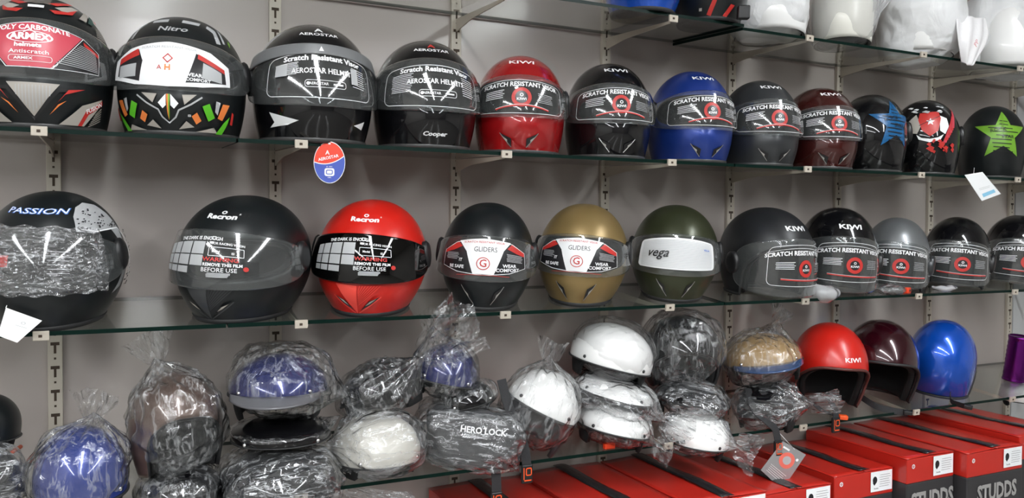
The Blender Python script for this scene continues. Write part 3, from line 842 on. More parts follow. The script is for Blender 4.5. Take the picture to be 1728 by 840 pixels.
def star(cx, cy, r, m, outline, skew=0):
    pts = []
    for i in range(10):
        t = PI/2+i*PI/5; q = r if i % 2 == 0 else r*.42
        pts.append((cx+q*math.cos(t), cy+q*math.sin(t)+skew*q*math.cos(t)))
    o = [P(m, pts)]
    rr = random.Random(3)
    for i in range(10): 
        a, b = pts[i], pts[(i+1) % 10]
        o.append(P(m, [a, b, (cx, cy)]))
    o.append(L(outline, pts, .003, True))
    for k in range(9):
        y = cy+r*.55-k*r*.145; ww = r*(.20 if k < 2 else .62 if k < 4 else .40)
        o.append(L(DARKPRINT, [(cx-ww*rr.uniform(.5, 1), y), (cx+ww*rr.uniform(.5, 1), y-.004)], .0030))
    o += [T(DARKPRINT, 'ROCK', cx-r*.18, cy+r*.16, .017, .01, 1, 0, .15), T(DARKPRINT, 'STAR', cx+r*.15, cy-r*.10, .015, .01, 1.1, 0, -.05), L(outline, [(cx, cy+r*.9), (cx-r*.05, cy+.1*r), (cx-r*.9, cy+.25*r)], .002)]
    return o
def scaled(items, k):
    o = []
    for it in items:
        if it[0] == 'text': o.append(('text', it[1], it[2], it[3]*k, it[4]*k, it[5]*k)+it[6:])
        elif it[0] == 'poly': o.append(('poly', it[1], [(a*k, b*k) for a, b in it[2]]))
        elif it[0] == 'line': o.append(('line', it[1], [(a*k, b*k) for a, b in it[2]], it[3]*k, it[4]))
        else: o.append(('ring', it[1], it[2]*k, it[3]*k, it[4]*k, it[5]*k)+it[6:])
    return o
def shield_art():
    rr = random.Random(8)
    o = [P(STONE, [(-.05, .01), (-.03, .03), (-.02, .0), (-.028, -.02), (-.046, -.018)]), P(WHITE, [(.020, .028), (.040, .020), (.046, 0), (.036, -.02), (.022, -.012)]),
         P(REDPRINT, [(-.022, .034), (.018, .040), (.024, .020), (.018, -.012), (.0, -.026), (-.018, -.012), (-.026, .014)]),
         P(WHITE, [(-.030, -.022), (-.024, -.034), (0, -.040), (.024, -.034), (.032, -.020), (.018, -.028), (0, -.032), (-.018, -.030)])]
    st = []
    for i in range(10):
        t = PI/2+i*PI/5; q = .010 if i % 2 == 0 else .0042; st.append((q*math.cos(t), .010+q*math.sin(t)))
    o.append(P(WHITE, st)); o.append(L(DARKPRINT, [(-.024, .0), (.022, .026)], .0015))
    for i in range(7):
        o.append(P(REDPRINT if i % 2 else PINKRED, [(.030+.004*i, -.040+.006*i), (.050+.003*i, .010+.008*i), (.056+.003*i, .012+.008*i), (.040+.004*i, -.040+.006*i)]))
    for i in range(14):
        x, y = rr.uniform(-.006, .06), rr.uniform(-.062, -.034); q = rr.uniform(.003, .009)
        o.append(P(REDPRINT, [(x-q, y), (x, y+q*.8), (x+q, y+.3*q), (x+q*.5, y-q)]))
    for i in range(10):
        x, y = rr.uniform(-.05, .03), rr.uniform(.034, .056); q = rr.uniform(.004, .009)
        o.append(P(PRINTGREY if i % 2 else WHITE, [(x-q, y), (x, y+q*.5), (x+q, y+.2*q), (x+q*.5, y-q*.5)]))
    return o
row1('gloss black helmet with a blue star graphic, seen from behind', 1400, 1525, 161, 180, P_BLACK, None, None, vents=None, decals=[('shell_graphic', star(.012, 0, .082, BLUEP, BLUEP), PI+.62, .60, 0)], w=.215)
row1('gloss black helmet with a red shield and wing graphic', 1492, 1615, 170, 180, P_BLACK, None, None, vents=None, decals=[('shell_graphic', scaled(shield_art(), 1.3), PI+.16, .62, 0)], w=.21)
row1('matte black helmet with a lime green star graphic', 1608, 1726, 180, 180, P_MATTEBLACK, None, None, vents=None, decals=[('shell_graphic', star(.004, 0, .088, LIMEP, LIMEP), PI+.30, .58, 0)], w=.205)
row1('black helmet cut by the right edge of the photo, second shelf', 1722, 1838, 190, 170, P_BLACK, None, None, vents=None, w=.20)

# ================================================================== HELMETS, third shelf
def row2(label, x0, x1, y0, rel, pnt, film, logo, nm='full_face_helmet', Y=YH, **kw):
    w, h = size(2, x0, x1, y0, Y); w = kw.pop('w', w); h = kw.pop('h', h); kw.setdefault('tw', .34)
    return helmet(nm, label, stand(2, (x0+x1)/2, Y, rel, pitch=kw.pop('pitch', 0)), w, h, pnt, film, logo, vents=kw.pop('vents', None), **kw)
def tribal(sg):
    rr = random.Random(4)
    o = [P(PRINTGREY, [(-.062, -.018), (-.050, .012), (-.030, .034), (-.004, .046), (.026, .036), (.050, .008), (.066, -.030), (.074, -.075), (.070, -.110), (.052, -.138), (.020, -.148), (.034, -.132), (.046, -.112), (.052, -.080), (.044, -.045), (.026, -.022), (-.004, -.022), (-.034, -.024)])]
    for i in range(95):
        t = rr.random()
        x, y = (-.055+.09*t*1.1, -.012+rr.uniform(-.006, .036*math.sin(PI*min(1, t+.1)))) if i < 55 else (.050+rr.uniform(0, .018)-.03*max(0, t-.6), -.03-.105*t)
        q = rr.uniform(.0022, .0040); o.append(P(DARKPRINT, [(x-q, y), (x, y+q*.5), (x+q, y+.001), (x, y-q*.5)]))
    o.append(L(WHITE, [(-.060, -.019), (-.034, -.025), (-.004, -.023), (.026, -.023), (.045, -.046), (.053, -.080), (.047, -.112)], .0018))
    return o
row2('matte black helmet, its visor wrapped in crinkled plastic, far left', -26, 215, 323, -20, P_MATTEBLACK, [R(REDPRINT, -.06, -.01, -.02, .01)] + lines_block(PRINTGREY, .04, -.02, .08, .02, 6), [([T(BLUELOGO, 'PASSION', 0, 0, .021, .05, 1.3, .2), T(WHITE, 'PASSION', 0, .0003, .0205, .0, 1.32, .2)], .05, .875)],
     decals=[('shell_graphic', tribal(1), 1.25, .80, 0)], wrap=True, length=.30, vz=(.32, .76))
def vchin(p):
    lite = mat('carbon_ridge_dark', (.045, .047, .05), .3) if p is P_MATTEBLACK else mat('scarlet_ridge', (.80, .07, .05), .3)
    dark = DARKPRINT if p is P_MATTEBLACK else mat('scarlet_deep', (.42, .012, .008), .4)
    o = [P(lite, [(-.048, .036), (0, .034), (0, -.034)]), P(p, [(0, .034), (.052, .036), (0, -.034)])]
    for i in range(8): o.append(L(dark, [(.004+.006*i, .034), (.001, .018-.0062*i*.6)], .0013))
    for i in range(8): o.append(L(lite, [(.0065+.006*i, .034), (.0035, .018-.0062*i*.6)], .0010))
    for sg in (-1, 1):
        f = lambda pts: [(sg*a, b) for a, b in pts]
        o += [P(BLACK, f([(.008, -.022), (.026, .002), (.050, .012), (.030, -.006)])), P(STONE, f([(.018, -.010), (.028, .001), (.042, .008), (.028, -.004)])),
              L(lite, f([(.004, -.030), (.030, -.008), (.052, .012)]), .0022)]
    return o
def recron_logo(ghost=False):
    o = [T(WHITE, 'Recron', 0, -.004, .018, .045, 1.15), ring(WHITE, .002, .009, .0026, .0052, n=16), T(WHITE, 'R', .033, .004, .006, .02)]
    if ghost: o = [T(BLACK, 'Recron', .004, .006, .026, .03, 1.3), ring(BLACK, .008, .026, .004, .008)] + o
    return [(o, .02, .86)]
row2('matte black helmet with a ribbed V chin and printed visor film', 305, 523, 330, -26, P_MATTEBLACK, recron_film(), recron_logo(True), chin=vchin, vz=(.30, .76), film_z=.545, pivots=True)
row2('bright scarlet helmet with a ribbed V chin and dark visor', 535, 718, 337, -12, P_SCARLET, recron_film(), recron_logo(), chin=vchin, vz=(.32, .74), film_z=.54, visor_m=clear('smoked_visor', (.04, .04, .045), .02, (.05, .05, .05), .04, 1.4, slab=True))
gv = [(-.036, .155, [(-.016, .024), (.014, -.024), (.006, .010)]), (.036, .155, [(.016, .024), (-.014, -.024), (-.006, .010)])]
row2('satin black helmet with a white and red visor film, by the gold one', 742, 897, 342, -4, P_MATTEBLACK, glider_film(0), None, vents=gv, vz=(.30, .73), film_z=.53)
row2('satin gold helmet with a white and red visor film', 905, 1055, 344, -6, P_GOLD, glider_film(1), None, vents=gv, vz=(.32, .73), film_z=.53)
row2('olive green helmet with a white striped visor film', 1060, 1207, 346, 3, P_OLIVE, vega_film(), None, vents=gv, vz=(.30, .73), film_z=.53, w=.232)
def row2o(label, x0, x1, y0, rel, pnt, **kw):
    return row2(label, x0, x1, y0, rel, pnt, kiwi_open_film(), kw.pop('logo', [([T(WHITE, 'KIWI', 0, 0, .022, .03, 1.4)], .08, .80)]), nm='open_face_helmet', kind='open', zlow=.60, Ao=1.25,
                vz=(.05, .70), film_z=.42, vA=1.35, film_a=.05, tw=.12, pitch=kw.pop('pitch', 0), vlift=.012, **kw)
SW = 1.0
row2o('matte charcoal open face helmet with a large clear visor turned right', 1208, 1366, 350, 36, P_CHARCOAL, w=.245, pitch=0)
row2o('gloss black open face helmet beside the matte charcoal one', 1340, 1472, 350, 14, P_BLACK, w=.225)
row2o('open face helmet with a silver top and clear visor', 1450, 1563, 367, 0, P_SILVER, w=.195, logo=None)
row2o('black open face helmet right of the silver topped one', 1550, 1666, 366, 2, P_BLACK, w=.20, logo=None)
row2o('black open face helmet at the right end of the third shelf', 1650, 1768, 363, 10, P_BLACK, w=.205, logo=None)

# ================================================================== crinkled plastic
def tri(x): return np.abs((x % 2)-1)
def bag_mesh(name, parent, c, r, seed, m, amp=.007, n=2.5, knot=None, kl=.0, nu=150, nv=96, squash=0, freq=1.0, fan=None):
    rng = np.random.default_rng(seed)
    u = np.linspace(-PI, PI, nu, endpoint=False); w = np.linspace(-PI/2+.02, PI/2-.02, nv)
    U, Wv = np.meshgrid(u, w)
    e = 2/n; f = lambda t: np.sign(t)*np.abs(t)**e
    D = np.stack([f(np.cos(Wv))*f(np.sin(U)), -f(np.cos(Wv))*f(np.cos(U)), f(np.sin(Wv))], -1)
    Pn = D*np.array(r)
    N = D/np.array(r); N /= np.linalg.norm(N, axis=-1, keepdims=True)
    warp = sum(np.sin(Pn @ (rng.normal(size=3)*28)+rng.uniform(0, 6))[..., None]*rng.normal(size=3)*.007 for _ in range(5))
    Q = Pn+warp; disp = 0
    for k in range(16):
        d = rng.normal(size=3); d /= np.linalg.norm(d); fr = freq*(12+k*5); disp = disp+(tri(Q @ d*fr+rng.uniform(0, 2))-.5)*amp*.62*(1.0/(1+.16*k))
    low = sum(np.sin(Pn @ (rng.normal(size=3)*13)+rng.uniform(0, 6)) for _ in range(3))*.006
    Pn = Pn+N*(disp+low)[..., None]
    if knot is not None:
        kd = np.array(Vector(knot).normalized()); Dn = D/np.linalg.norm(D, axis=-1, keepdims=True)
        t = np.clip((Dn @ kd-.72)/.28, 0, 1); Pn = Pn+kd*(t**2.2*kl)[..., None]
        ax = (Pn @ kd)[..., None]*kd; Pn = ax+(Pn-ax)*(1-.75*t**1.5)[..., None]
        # gathered pleats towards the neck
        a1 = np.cross(kd, [.3, .5, .8]); a1 /= np.linalg.norm(a1); b1 = np.cross(kd, a1)
        th = np.arctan2(Pn @ a1, Pn @ b1); q = np.clip((Dn @ kd-.1)/.9, 0, 1)
        Pn = Pn+N*((tri(th*9/PI*2+low*60)-.5)*.012*q*(1-t))[..., None]
    V = (Pn+np.array(c)).reshape(-1, 3); F = grid_faces(nv, nu, True)
    o = mesh_obj(name, V, F+[tuple(range(nu))[::-1], tuple(range((nv-1)*nu, nv*nu))], m, parent)
    if knot is not None and fan:
        L_, w0, w1 = fan
        VV = Pn.reshape(-1, 3); tip = np.array(c)+VV[np.argmax(VV @ kd)]-kd*.012
        plastic_sheet('bag_tail', o, tip, kd, L_, w0, w1, seed+9, m)
    return o
def plastic_sheet(name, parent, tip, kd, L_, w0, w1, seed, m, side=None, tagd=None, nu=60, nv=70):
    rng = np.random.default_rng(seed); kd = np.array(Vector(kd).normalized())
    s1 = np.array(side) if side is not None else np.cross(kd, [0.05, 1, .1]); s1 = s1-kd*(s1 @ kd); s1 /= np.linalg.norm(s1); n1 = np.cross(kd, s1)
    t = np.linspace(0, 1, nu)[:, None]; v = np.linspace(-1, 1, nv)[None, :]
    wd = w0+(w1-w0)*t**.8
    V = tip+kd*((t*L_*(1+.12*np.sin(v*3+seed)))[..., None])+s1*((v*wd/2)[..., None])
    z = 0*t*v
    for k in range(9):
        z = z+(tri(v*(2.2+k*.9)+t*rng.normal()*2+rng.uniform(0, 2))-.5)*(.005+.018*t)/(1+.45*k)
    z = z+np.sin(t*3+seed)*.02*t+ .015*t*np.sin(v*2+seed)
    V = V+n1*z[..., None]
    return mesh_obj(name, V.reshape(-1, 3), grid_faces(nu, nv), m, parent)

# ================================================================== half helmets
def half_helmet(root, w, h, pnt, low=.40, skirt=None, ln=None, rivet=True, peak=None, name='shell'):
    ln = ln or 1.18*w
    S = Surf(w/2, ln/2, ln/2, h, z0=.42, tw=.10, tf=.06, tb=.14, cf=0, n=2.15)
    sh = shell(name, S, pnt, root, 'half', zlow=low, na=96, nv=(4, 26)); solidify(sh, .006, -1, 1, 1)
    sk = shell('ear_flap', S, skirt or FOAM, root, 'open', zlow=low+.03, Ao=1.0, off=-.007, na=96, nv=(4, 14)); solidify(sk, .010, -1)
    A = np.linspace(-PI, PI, 97); vv = np.array([S.v_of_z(low+.03*math.cos(a)) for a in A])
    V = np.concatenate([S.pt(A, vv+q, o) for q, o in ((-.012, -.002), (-.012, .003), (.006, .003), (.010, 0))])
    mesh_obj('edge_trim', V, grid_faces(4, 97), RUBBER, root)
    if rivet:
        for a in (-.75, .75, 2.3, -2.3):
            f = S.mapper(a, low+.10, 0); tt = np.linspace(0, 2*PI, 12, endpoint=False)
            V = np.concatenate([f(q*np.cos(tt), q*np.sin(tt), o) for q, o in ((.0001, .003), (.0035, .0025), (.0045, 0))])
            mesh_obj('rivet', V, grid_faces(3, 12, True), CHROME if pnt is not P_WHITE else BLACK, root)
    if peak:
        A = np.linspace(-1.0, 1.0, 31); v0 = np.full(31, S.v_of_z(low+.06)); rows = []
        b = S.pt(A, v0, .003)
        for i in range(6):
            t = i/5; q = b.copy(); ext = .05*t*np.cos(A*1.35)
            q[:, 1] -= ext; q[:, 2] -= .012*t; rows.append(q)
        pk = mesh_obj('peak', np.concatenate(rows), grid_faces(6, 31), peak, root); solidify(pk, .003, 0)
    return S
def face_mtx(c, rel=0, pitch=0, roll=0, down=0):
    ang = math.atan2(c.x, c.y)
    return Matrix.Translation(c) @ Matrix.Rotation(-ang+math.radians(rel), 4, 'Z') @ Matrix.Rotation(math.radians(roll), 4, 'Y') @ Matrix.Rotation(math.radians(pitch), 4, 'X') @ Matrix.Translation((0, 0, -down))
GRP = 'helmets wrapped in clear plastic on the lowest shelf'
def px_size(x0, x1, y0, y1, Y):
    cx, cy = (x0+x1)/2, (y0+y1)/2; c = at(cx, cy, Y); d = depth_of(c); th = math.atan((cx-864)/FPX)
    return c, (x1-x0)*d/FPX*math.cos(th), (y1-y0)*d/FPX
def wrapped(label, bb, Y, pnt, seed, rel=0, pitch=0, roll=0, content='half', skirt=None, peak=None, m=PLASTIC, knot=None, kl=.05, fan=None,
            pad=1.06, amp=.006, hs=None, lz=1.0, low=.42, shift=(0, 0, 0), group=GRP, nm='wrapped_helmet'):
    c, w, h = px_size(*bb, Y)
    root = empty(nm, face_mtx(c, rel, pitch, roll, h/2*lz), label, 'helmet', group)
    W, H = w/pad*.995, h/pad*.97
    if content == 'half': half_helmet(root, W, H, pnt, low, skirt, peak=peak, ln=min(W*1.12, .27))
    elif content == 'open':
        S = Surf(W/2, W*.54, W*.54, H, tw=.14)
        sh = shell('shell', S, pnt, root, 'open', zlow=.52, Ao=1.1, na=110, nv=(4, 26)); solidify(sh, .008, -1, 1, 1)
        li = shell('lining', S, FOAM, root, 'open', zlow=.50, Ao=1.07, off=-.010, na=72, nv=(4, 14)); solidify(li, .015, -1)
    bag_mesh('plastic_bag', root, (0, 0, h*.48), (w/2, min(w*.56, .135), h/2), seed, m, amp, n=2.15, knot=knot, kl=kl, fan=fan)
    return root

wrapped('blue half helmet in a clear plastic bag, front left corner of the pile', (50, 224, 705, 872), 1.72, mat('periwinkle_paint', (.02, .045, .26), .25, .3, 1), 11, 8, 8, content='half', knot=(.25, .2, 1), kl=.02, fan=(.05, .03, .09), low=.30)
wrapped('dark helmet bagged in plastic with its open face showing, behind the blue one', (212, 380, 612, 792), 1.745, mat('bronze_brown_paint', (.10, .06, .045), .3, .2, .6), 12, 18, -12, content='open', knot=(-.25, 0, 1), kl=.03, fan=(.06, .03, .10), amp=.009)
wrapped('black half helmet in plastic under the bagged open face helmet', (232, 382, 775, 868), 1.735, P_BLACK, 13, -10, content='half', low=.55)
wrapped('navy half helmet with grey peak in plastic, on top of a stack of three', (382, 560, 587, 700), 1.74, P_NAVY, 14, -6, 0, content='half', peak=mat('grey_peak', (.12, .12, .13), .3), knot=(1, .1, -.25), kl=.03, fan=(.05, .03, .09), low=.40)
wrapped('flat black brim in plastic between the navy helmet and a silvery bag', (384, 566, 698, 742), 1.745, P_BLACK, 15, 0, content='half', low=.2, knot=(1, 0, .2), kl=.02, fan=None, amp=.004)
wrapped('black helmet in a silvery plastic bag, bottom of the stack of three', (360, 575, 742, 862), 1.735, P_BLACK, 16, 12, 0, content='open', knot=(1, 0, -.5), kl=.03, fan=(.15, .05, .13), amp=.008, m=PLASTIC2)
wrapped('black glossy helmet in loose plastic leaning left of the bright blue one', (566, 715, 598, 700), 1.78, P_BLACK, 17, -20, 0, -22, content='half', knot=(1, -.2, .25), kl=.05, fan=(.15, .06, .15), amp=.006)
wrapped('bright blue half helmet in plastic with knots at both sides', (700, 812, 572, 668), 1.77, P_NAVY, 18, 0, 0, 12, content='half', knot=(-.6, 0, 1), kl=.03, fan=(.05, .03, .07), low=.3)
wrapped('off-white helmet in cloudy plastic standing low beside the black pouch', (560, 712, 690, 796), 1.735, mat('ivory_paint', (.66, .64, .58), .4, 0, .3), 19, 20, 0, content='half', m=PLASTIC2, knot=(-1, -.1, .1), kl=.03, fan=(.06, .05, .12), low=.25)
wrapped('small black peak in plastic with a white rivet, above the black pouch', (738, 834, 640, 692), 1.75, P_BLACK, 20, 15, 0, -12, content='half', low=.3, amp=.004)
wrapped('white half helmet with dark ear flaps in plastic, tipped to the right', (848, 985, 612, 752), 1.74, P_WHITE, 22, 0, 0, 26, content='half', low=.50, skirt=mat('dark_foil_lining', (.05, .05, .055), .3), knot=(-.3, .2, 1), kl=.02, fan=(.05, .04, .08))
wrapped('white half helmet in plastic, highest of the white ones', (960, 1110, 538, 640), 1.79, P_WHITE, 23, 5, 0, 14, content='half', low=.28, amp=.004, m=clear('thin_clear_film', (.97, .97, .97), .06, (.8, .8, .82), .15, 1.6, 1.45, (30, .5, .008)))
wrapped('white and black half helmet in plastic under the highest white one', (955, 1112, 626, 706), 1.77, P_WHITE, 24, 0, 0, 14, content='half', low=.60, knot=(1, -.1, -.2), kl=.03, fan=(.08, .05, .12), m=PLASTIC2)
wrapped('white half helmet in plastic with a red tag, at the shelf edge', (970, 1102, 672, 750), 1.73, P_WHITE, 25, 10, 0, 12, content='half', low=.40, knot=(1, -.2, -.3), kl=.03, fan=(.05, .05, .08))
wrapped('tall black helmet in clear plastic, under the olive green helmet', (1080, 1222, 520, 648), 1.80, P_BLACK, 26, 10, 0, 0, content='open', knot=(.3, -.4, -1), kl=.02, fan=(.06, .04, .08), amp=.006)
wrapped('silvery bundle of black helmet parts in plastic', (1100, 1232, 642, 702), 1.77, P_BLACK, 27, 0, 0, 10, content='half', low=.5, amp=.008, m=PLASTIC2)
wrapped('small white helmet in cloudy plastic hanging over the shelf edge', (1115, 1236, 686, 766), 1.73, P_WHITE, 28, 0, 0, 8, content='half', m=PLASTIC2, low=.3, knot=(1, -.3, -.12), kl=.03, fan=(.06, .08, .12))
wrapped('tan half helmet with blue peak in plastic, left of the red helmet', (1214, 1356, 556, 642), 1.79, P_TAN, 29, 12, 0, -8, content='half', peak=mat('steel_blue_peak', (.05, .09, .20), .25, .2, .6), low=.42, knot=(.55, 0, 1), kl=.03, fan=(.05, .03, .08))
wrapped('loose plastic bundle of black pads in front of the red helmet', (1236, 1352, 640, 722), 1.74, P_BLACK, 30, -10, 0, 0, content='half', low=.7, m=PLASTIC2, knot=(1, -.1, .15), kl=.03, fan=(.08, .05, .07), amp=.009)
wrapped('plastic bag with dark contents cut by the left edge, lowest shelf', (-60, 46, 745, 880), 1.74, P_BLACK, 31, 10, content='half', m=PLASTIC2)

# black helmet at far left, unwrapped
c, w, h = px_size(-90, 36, 680, 758, 1.80)
r = empty('half_helmet', face_mtx(c, -20, 0, 0, h/2), 'black half helmet without plastic at the far left of the lowest shelf', 'helmet')
half_helmet(r, w, h*1.2, P_MATTEBLACK, .2)
tube('trim_cord', [(w*.35, -.09, .0), (w*.42, -.03, -.006), (w*.44, .03, -.006)], .004, ORANGE, r)

# black pouch
c, w, h = px_size(708, 880, 680, 784, 1.735)
r = empty('wrapped_pouch', face_mtx(c, 4, 0, 8, h/2), 'black padded HERO LOCK pouch in clear plastic', 'pouch')
nu, nv = 96, 48; u = np.linspace(-PI, PI, nu, endpoint=False); vv = np.linspace(-PI/2+.02, PI/2-.02, nv); U, Vv = np.meshgrid(u, vv)
f = lambda t, e: np.sign(t)*np.abs(t)**e
V = np.stack([w*.47*f(np.cos(Vv), .4)*f(np.sin(U), .45)*(1-.14*np.sin(Vv)), -.07*f(np.cos(Vv), .5)*f(np.cos(U), .6), h*.46*f(np.sin(Vv), .4)+h/2], -1)
V[..., 0] += .012*np.sin((V[..., 2])*30); V[..., 1] += .006*np.sin(V[..., 0]*60+V[..., 2]*40)
body = mesh_obj('pouch_body', V.reshape(-1, 3), grid_faces(nv, nu, True)+[tuple(range(nu))[::-1], tuple(range((nv-1)*nu, nv*nu))], mat('black_nylon', (.025, .026, .028), .55, bump=(200, .3)), r)
art('lettering', [T(WHITE, 'HERO LOCK', .018, 0, .0195, .03, .95)], lambda X, Y, o: np.stack([X, -.0935-o-0*X+(X*X)*.6, Y+h*.72], 1), body)
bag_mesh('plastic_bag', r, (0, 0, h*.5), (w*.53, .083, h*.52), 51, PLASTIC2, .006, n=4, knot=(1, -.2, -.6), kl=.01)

# ================================================================== open helmets at the right of the lowest shelf
def row3(label, x0, x1, y0, rel, pnt, w, logo=None, **kw):
    _, h = size(3, x0, x1, y0, 1.80)
    return helmet('open_face_helmet', label, stand(3, (x0+x1)/2, 1.80, rel), w, h, pnt, None, logo, kind='open', zlow=.58, Ao=1.42, vis=False, tw=.13, vents=None, **kw)
def chin_strap(root, pts, bm_=None, w=.018):
    s = ribbon('chin_strap', pts, (0, .4, 1) if bm_ is None else (1, .3, 0), w, .0018, WEB, root)
    e = Vector(pts[-1])
    bm = bmesh.new(); add_box(bm, e.x-.012, e.y-.008, e.z-.006, e.x+.012, e.y+.008, e.z+.006, 0, .002)
    bm_obj('buckle', bm, bm_ or BLACK, s)
r, S = row3('satin red open face helmet, first unwrapped one on the lowest shelf', 1330, 1460, 543, 20, P_SCARLET, .215, [([T(WHITE, 'KIWI', 0, 0, .018, .02, 1.4)], .25, .68)], trim_m=mat('brown_rubber', (.10, .03, .025), .5))
chin_strap(r, [(-.06, -.06, .02), (-.04, -.10, .008), (-.01, -.135, .008), (.0, -.15, .010)], ORANGE)
r, S = row3('gloss wine-coloured open face helmet between red and blue helmets', 1416, 1546, 538, 12, P_WINE, .222)
chin_strap(r, [(-.07, -.05, .02), (-.02, -.12, .005), (.03, -.14, .005), (.06, -.15, .008)])
r, S = row3('metallic blue helmet seen from behind, rightmost on the lowest shelf', 1530, 1641, 538, 172, P_BRIGHTBLUE, .205)
chin_strap(r, [(-.05, .09, .02), (-.06, .12, .004), (-.09, .14, .004), (-.11, .15, .006)])

# purple tin
c = at(1712, 560, 1.80); zb = shelf_z(3, 1.80)+.002; hh = c.z-zb-.001+.004; hh = at(1712, 565, 1.80).z-zb
root = empty('tin_can', Matrix.Translation((c.x, 1.80, zb)) @ Matrix.Rotation(tilt(3), 4, 'X'), 'purple metallic tin can near the right end of the lowest shelf', 'can')
prof = [(0.001, 0), (.036, 0), (.038, .003), (.036, .006)]
for i in range(9): prof += [(.0365, .010+i*(hh-.02)/9), (.0352, .010+(i+.5)*(hh-.02)/9)]
prof += [(.0365, hh-.008), (.038, hh-.004), (.037, hh), (.034, hh), (.034, hh-.004), (.001, hh-.004)]
n = 40; V = [(r_*math.cos(2*PI*k/n), r_*math.sin(2*PI*k/n), z) for r_, z in prof for k in range(n)]
mesh_obj('can_body', V, grid_faces(len(prof), n, True), mat('purple_metal', (.16, .015, .20), .22, .9), root)

# ================================================================== boxes below
BR = mat('red_card', (.50, .020, .012), .34, 0, .25, coat_rough=.2, vary=.12)
BD = mat('dark_card', (.035, .033, .035), .4)
TAPE = mat('black_tape', (.018, .018, .02), .22, spec=.7, bump=(50, .3))
def gift_box(label, x0, w, yf, zt, seed, h=.27, stud=True):
    rr = random.Random(seed); ln = WALL_Y-.03-yf
    root = empty('helmet_box', Matrix.Translation((x0+w/2, yf, CAMZ+zt-h)) @ Matrix.Rotation(rr.uniform(-.006, .006), 4, 'Z'), label, 'box', 'red cardboard helmet boxes under the shelves')
    bm = bmesh.new(); g = .0015
    add_box(bm, -w/2+g, 0, 0, w/2-g, ln, h*.72, 1, .003); add_box(bm, -w/2+g, -.0004, h*.72, w/2-g, ln, h-.004, 0, .003)
    bm_obj('carton', bm, [BR, BD], root)
    for sg in (-1, 1):
        bm = bmesh.new(); nx, ny = 8, 14; vs = []
        for j in range(ny+1):
            for i in range(nx+1):
                t = i/nx; x = sg*(.003+(w/2-.004)*t); s_ = j/ny
                z = h-.0025+.004*(1-t)*(.4+.6*abs(math.sin(s_*3+seed)))+rr.uniform(0, .0008); vs.append(bm.verts.new((x, -.001+ln*s_, z)))
        for j in range(ny):
            for i in range(nx):
                k = j*(nx+1)+i; f_ = (vs[k], vs[k+1], vs[k+nx+2], vs[k+nx+1]); bm.faces.new(f_ if sg > 0 else f_[::-1])
        o = bm_obj('lid_flap', bm, BR, root, True); solidify(o, .002, -1)
    bm = bmesh.new(); N = 24; vs = []
    for j in range(N+1):
        s_ = j/N; z = h+.0028+.0018*math.sin(s_*9+seed)
        for q in (-.020, -.007, .006, .019): vs.append(bm.verts.new((q+.002*math.sin(s_*5+seed), -.0012+ln*s_, z+(.0015 if abs(q) < .01 else 0)+rr.uniform(0, .0012))))
    for j in range(N):
        for i in range(3): k = j*4+i; bm.faces.new((vs[k], vs[k+1], vs[k+5], vs[k+4]))
    o = bm_obj('tape', bm, TAPE, root, True); solidify(o, .0012, 1)
    hl = [P(CARD, [(0, 0), (.072, 0), (.072, .052), (0, .052)]), disc(DARKPRINT, .014, .030, .0075, 1.3), P(DARKPRINT, [(.006, .024), (.012, .016), (.02, .024)])]
    hl += [T(DARKPRINT, 'Studds', .018, .008, .0055, .01)] + lines_block(DARKPRINT, .028, .012, .066, .042, 6, .0008)
    art('label_sticker', [(it if it[0] != 'poly' else it) for it in hl], lambda X, Y, o: np.stack([X*1.2+w/2-.094, -.0020-o+0*X, Y*1.1+h-.064], 1), root, cell=0)
    art('emblem', [ring(WHITE, 0, 0, .004, .0065), T(WHITE, 'S', 0, 0, .007, .03)], lambda X, Y, o: np.stack([X-w/2+.026, -.0018-o+0*X, Y+h-.026], 1), root, cell=0)
    if stud:
        art('lettering', [T(mat('silver_print', (.42, .41, .40), .35, .3), 'STUDDS', 0, 0, .066, .04, .74)], lambda X, Y, o: np.stack([X+.008, -.0016-o+0*X, Y+h*.72-.056], 1), root, cell=0)
    return root
gift_box('red helmet box below the shelves, cut by the right edge', 2.492, .25, 1.56, -.632, 7)
gift_box('red helmet box with dark lower half and STUDDS lettering, rightmost whole front', 2.226, .258, 1.545, -.65, 1)
gift_box('red and dark helmet box with a large label, second from the right', 2.012, .205, 1.58, -.65, 2)
gift_box('red helmet box standing lower than its neighbour, label at right', 1.772, .235, 1.62, -.682, 3)
gift_box('red helmet box under the small silver sachet', 1.474, .250, 1.585, -.682, 4)
gift_box('red helmet box below the white bag hanging over the edge', 1.222, .250, 1.56, -.662, 5)
gift_box('red helmet box below the white half helmet with red tag', .965, .252, 1.56, -.662, 6)
gift_box('red helmet box below the black pouch, leftmost of the boxes', .700, .26, 1.56, -.668, 8)
struct('trim_2', (-.9, 1.50, CAMZ-.668-.27-.062), (3.4, WALL_Y-.001, CAMZ-.668-.27-.022), PANELW)
for rt in [o for o in bpy.data.objects if o.name.startswith('helmet_box')]:
    pass
c, w, h = px_size(1684, 1790, 660, 700, 1.80)
r = empty('half_helmet', Matrix.Translation((c.x, 1.80, CAMZ-.632+.006)) @ Matrix.Rotation(-1.0, 4, 'Z'), 'white half helmet lying on the boxes at the right edge', 'helmet')
half_helmet(r, .19, .10, P_WHITE, .25)

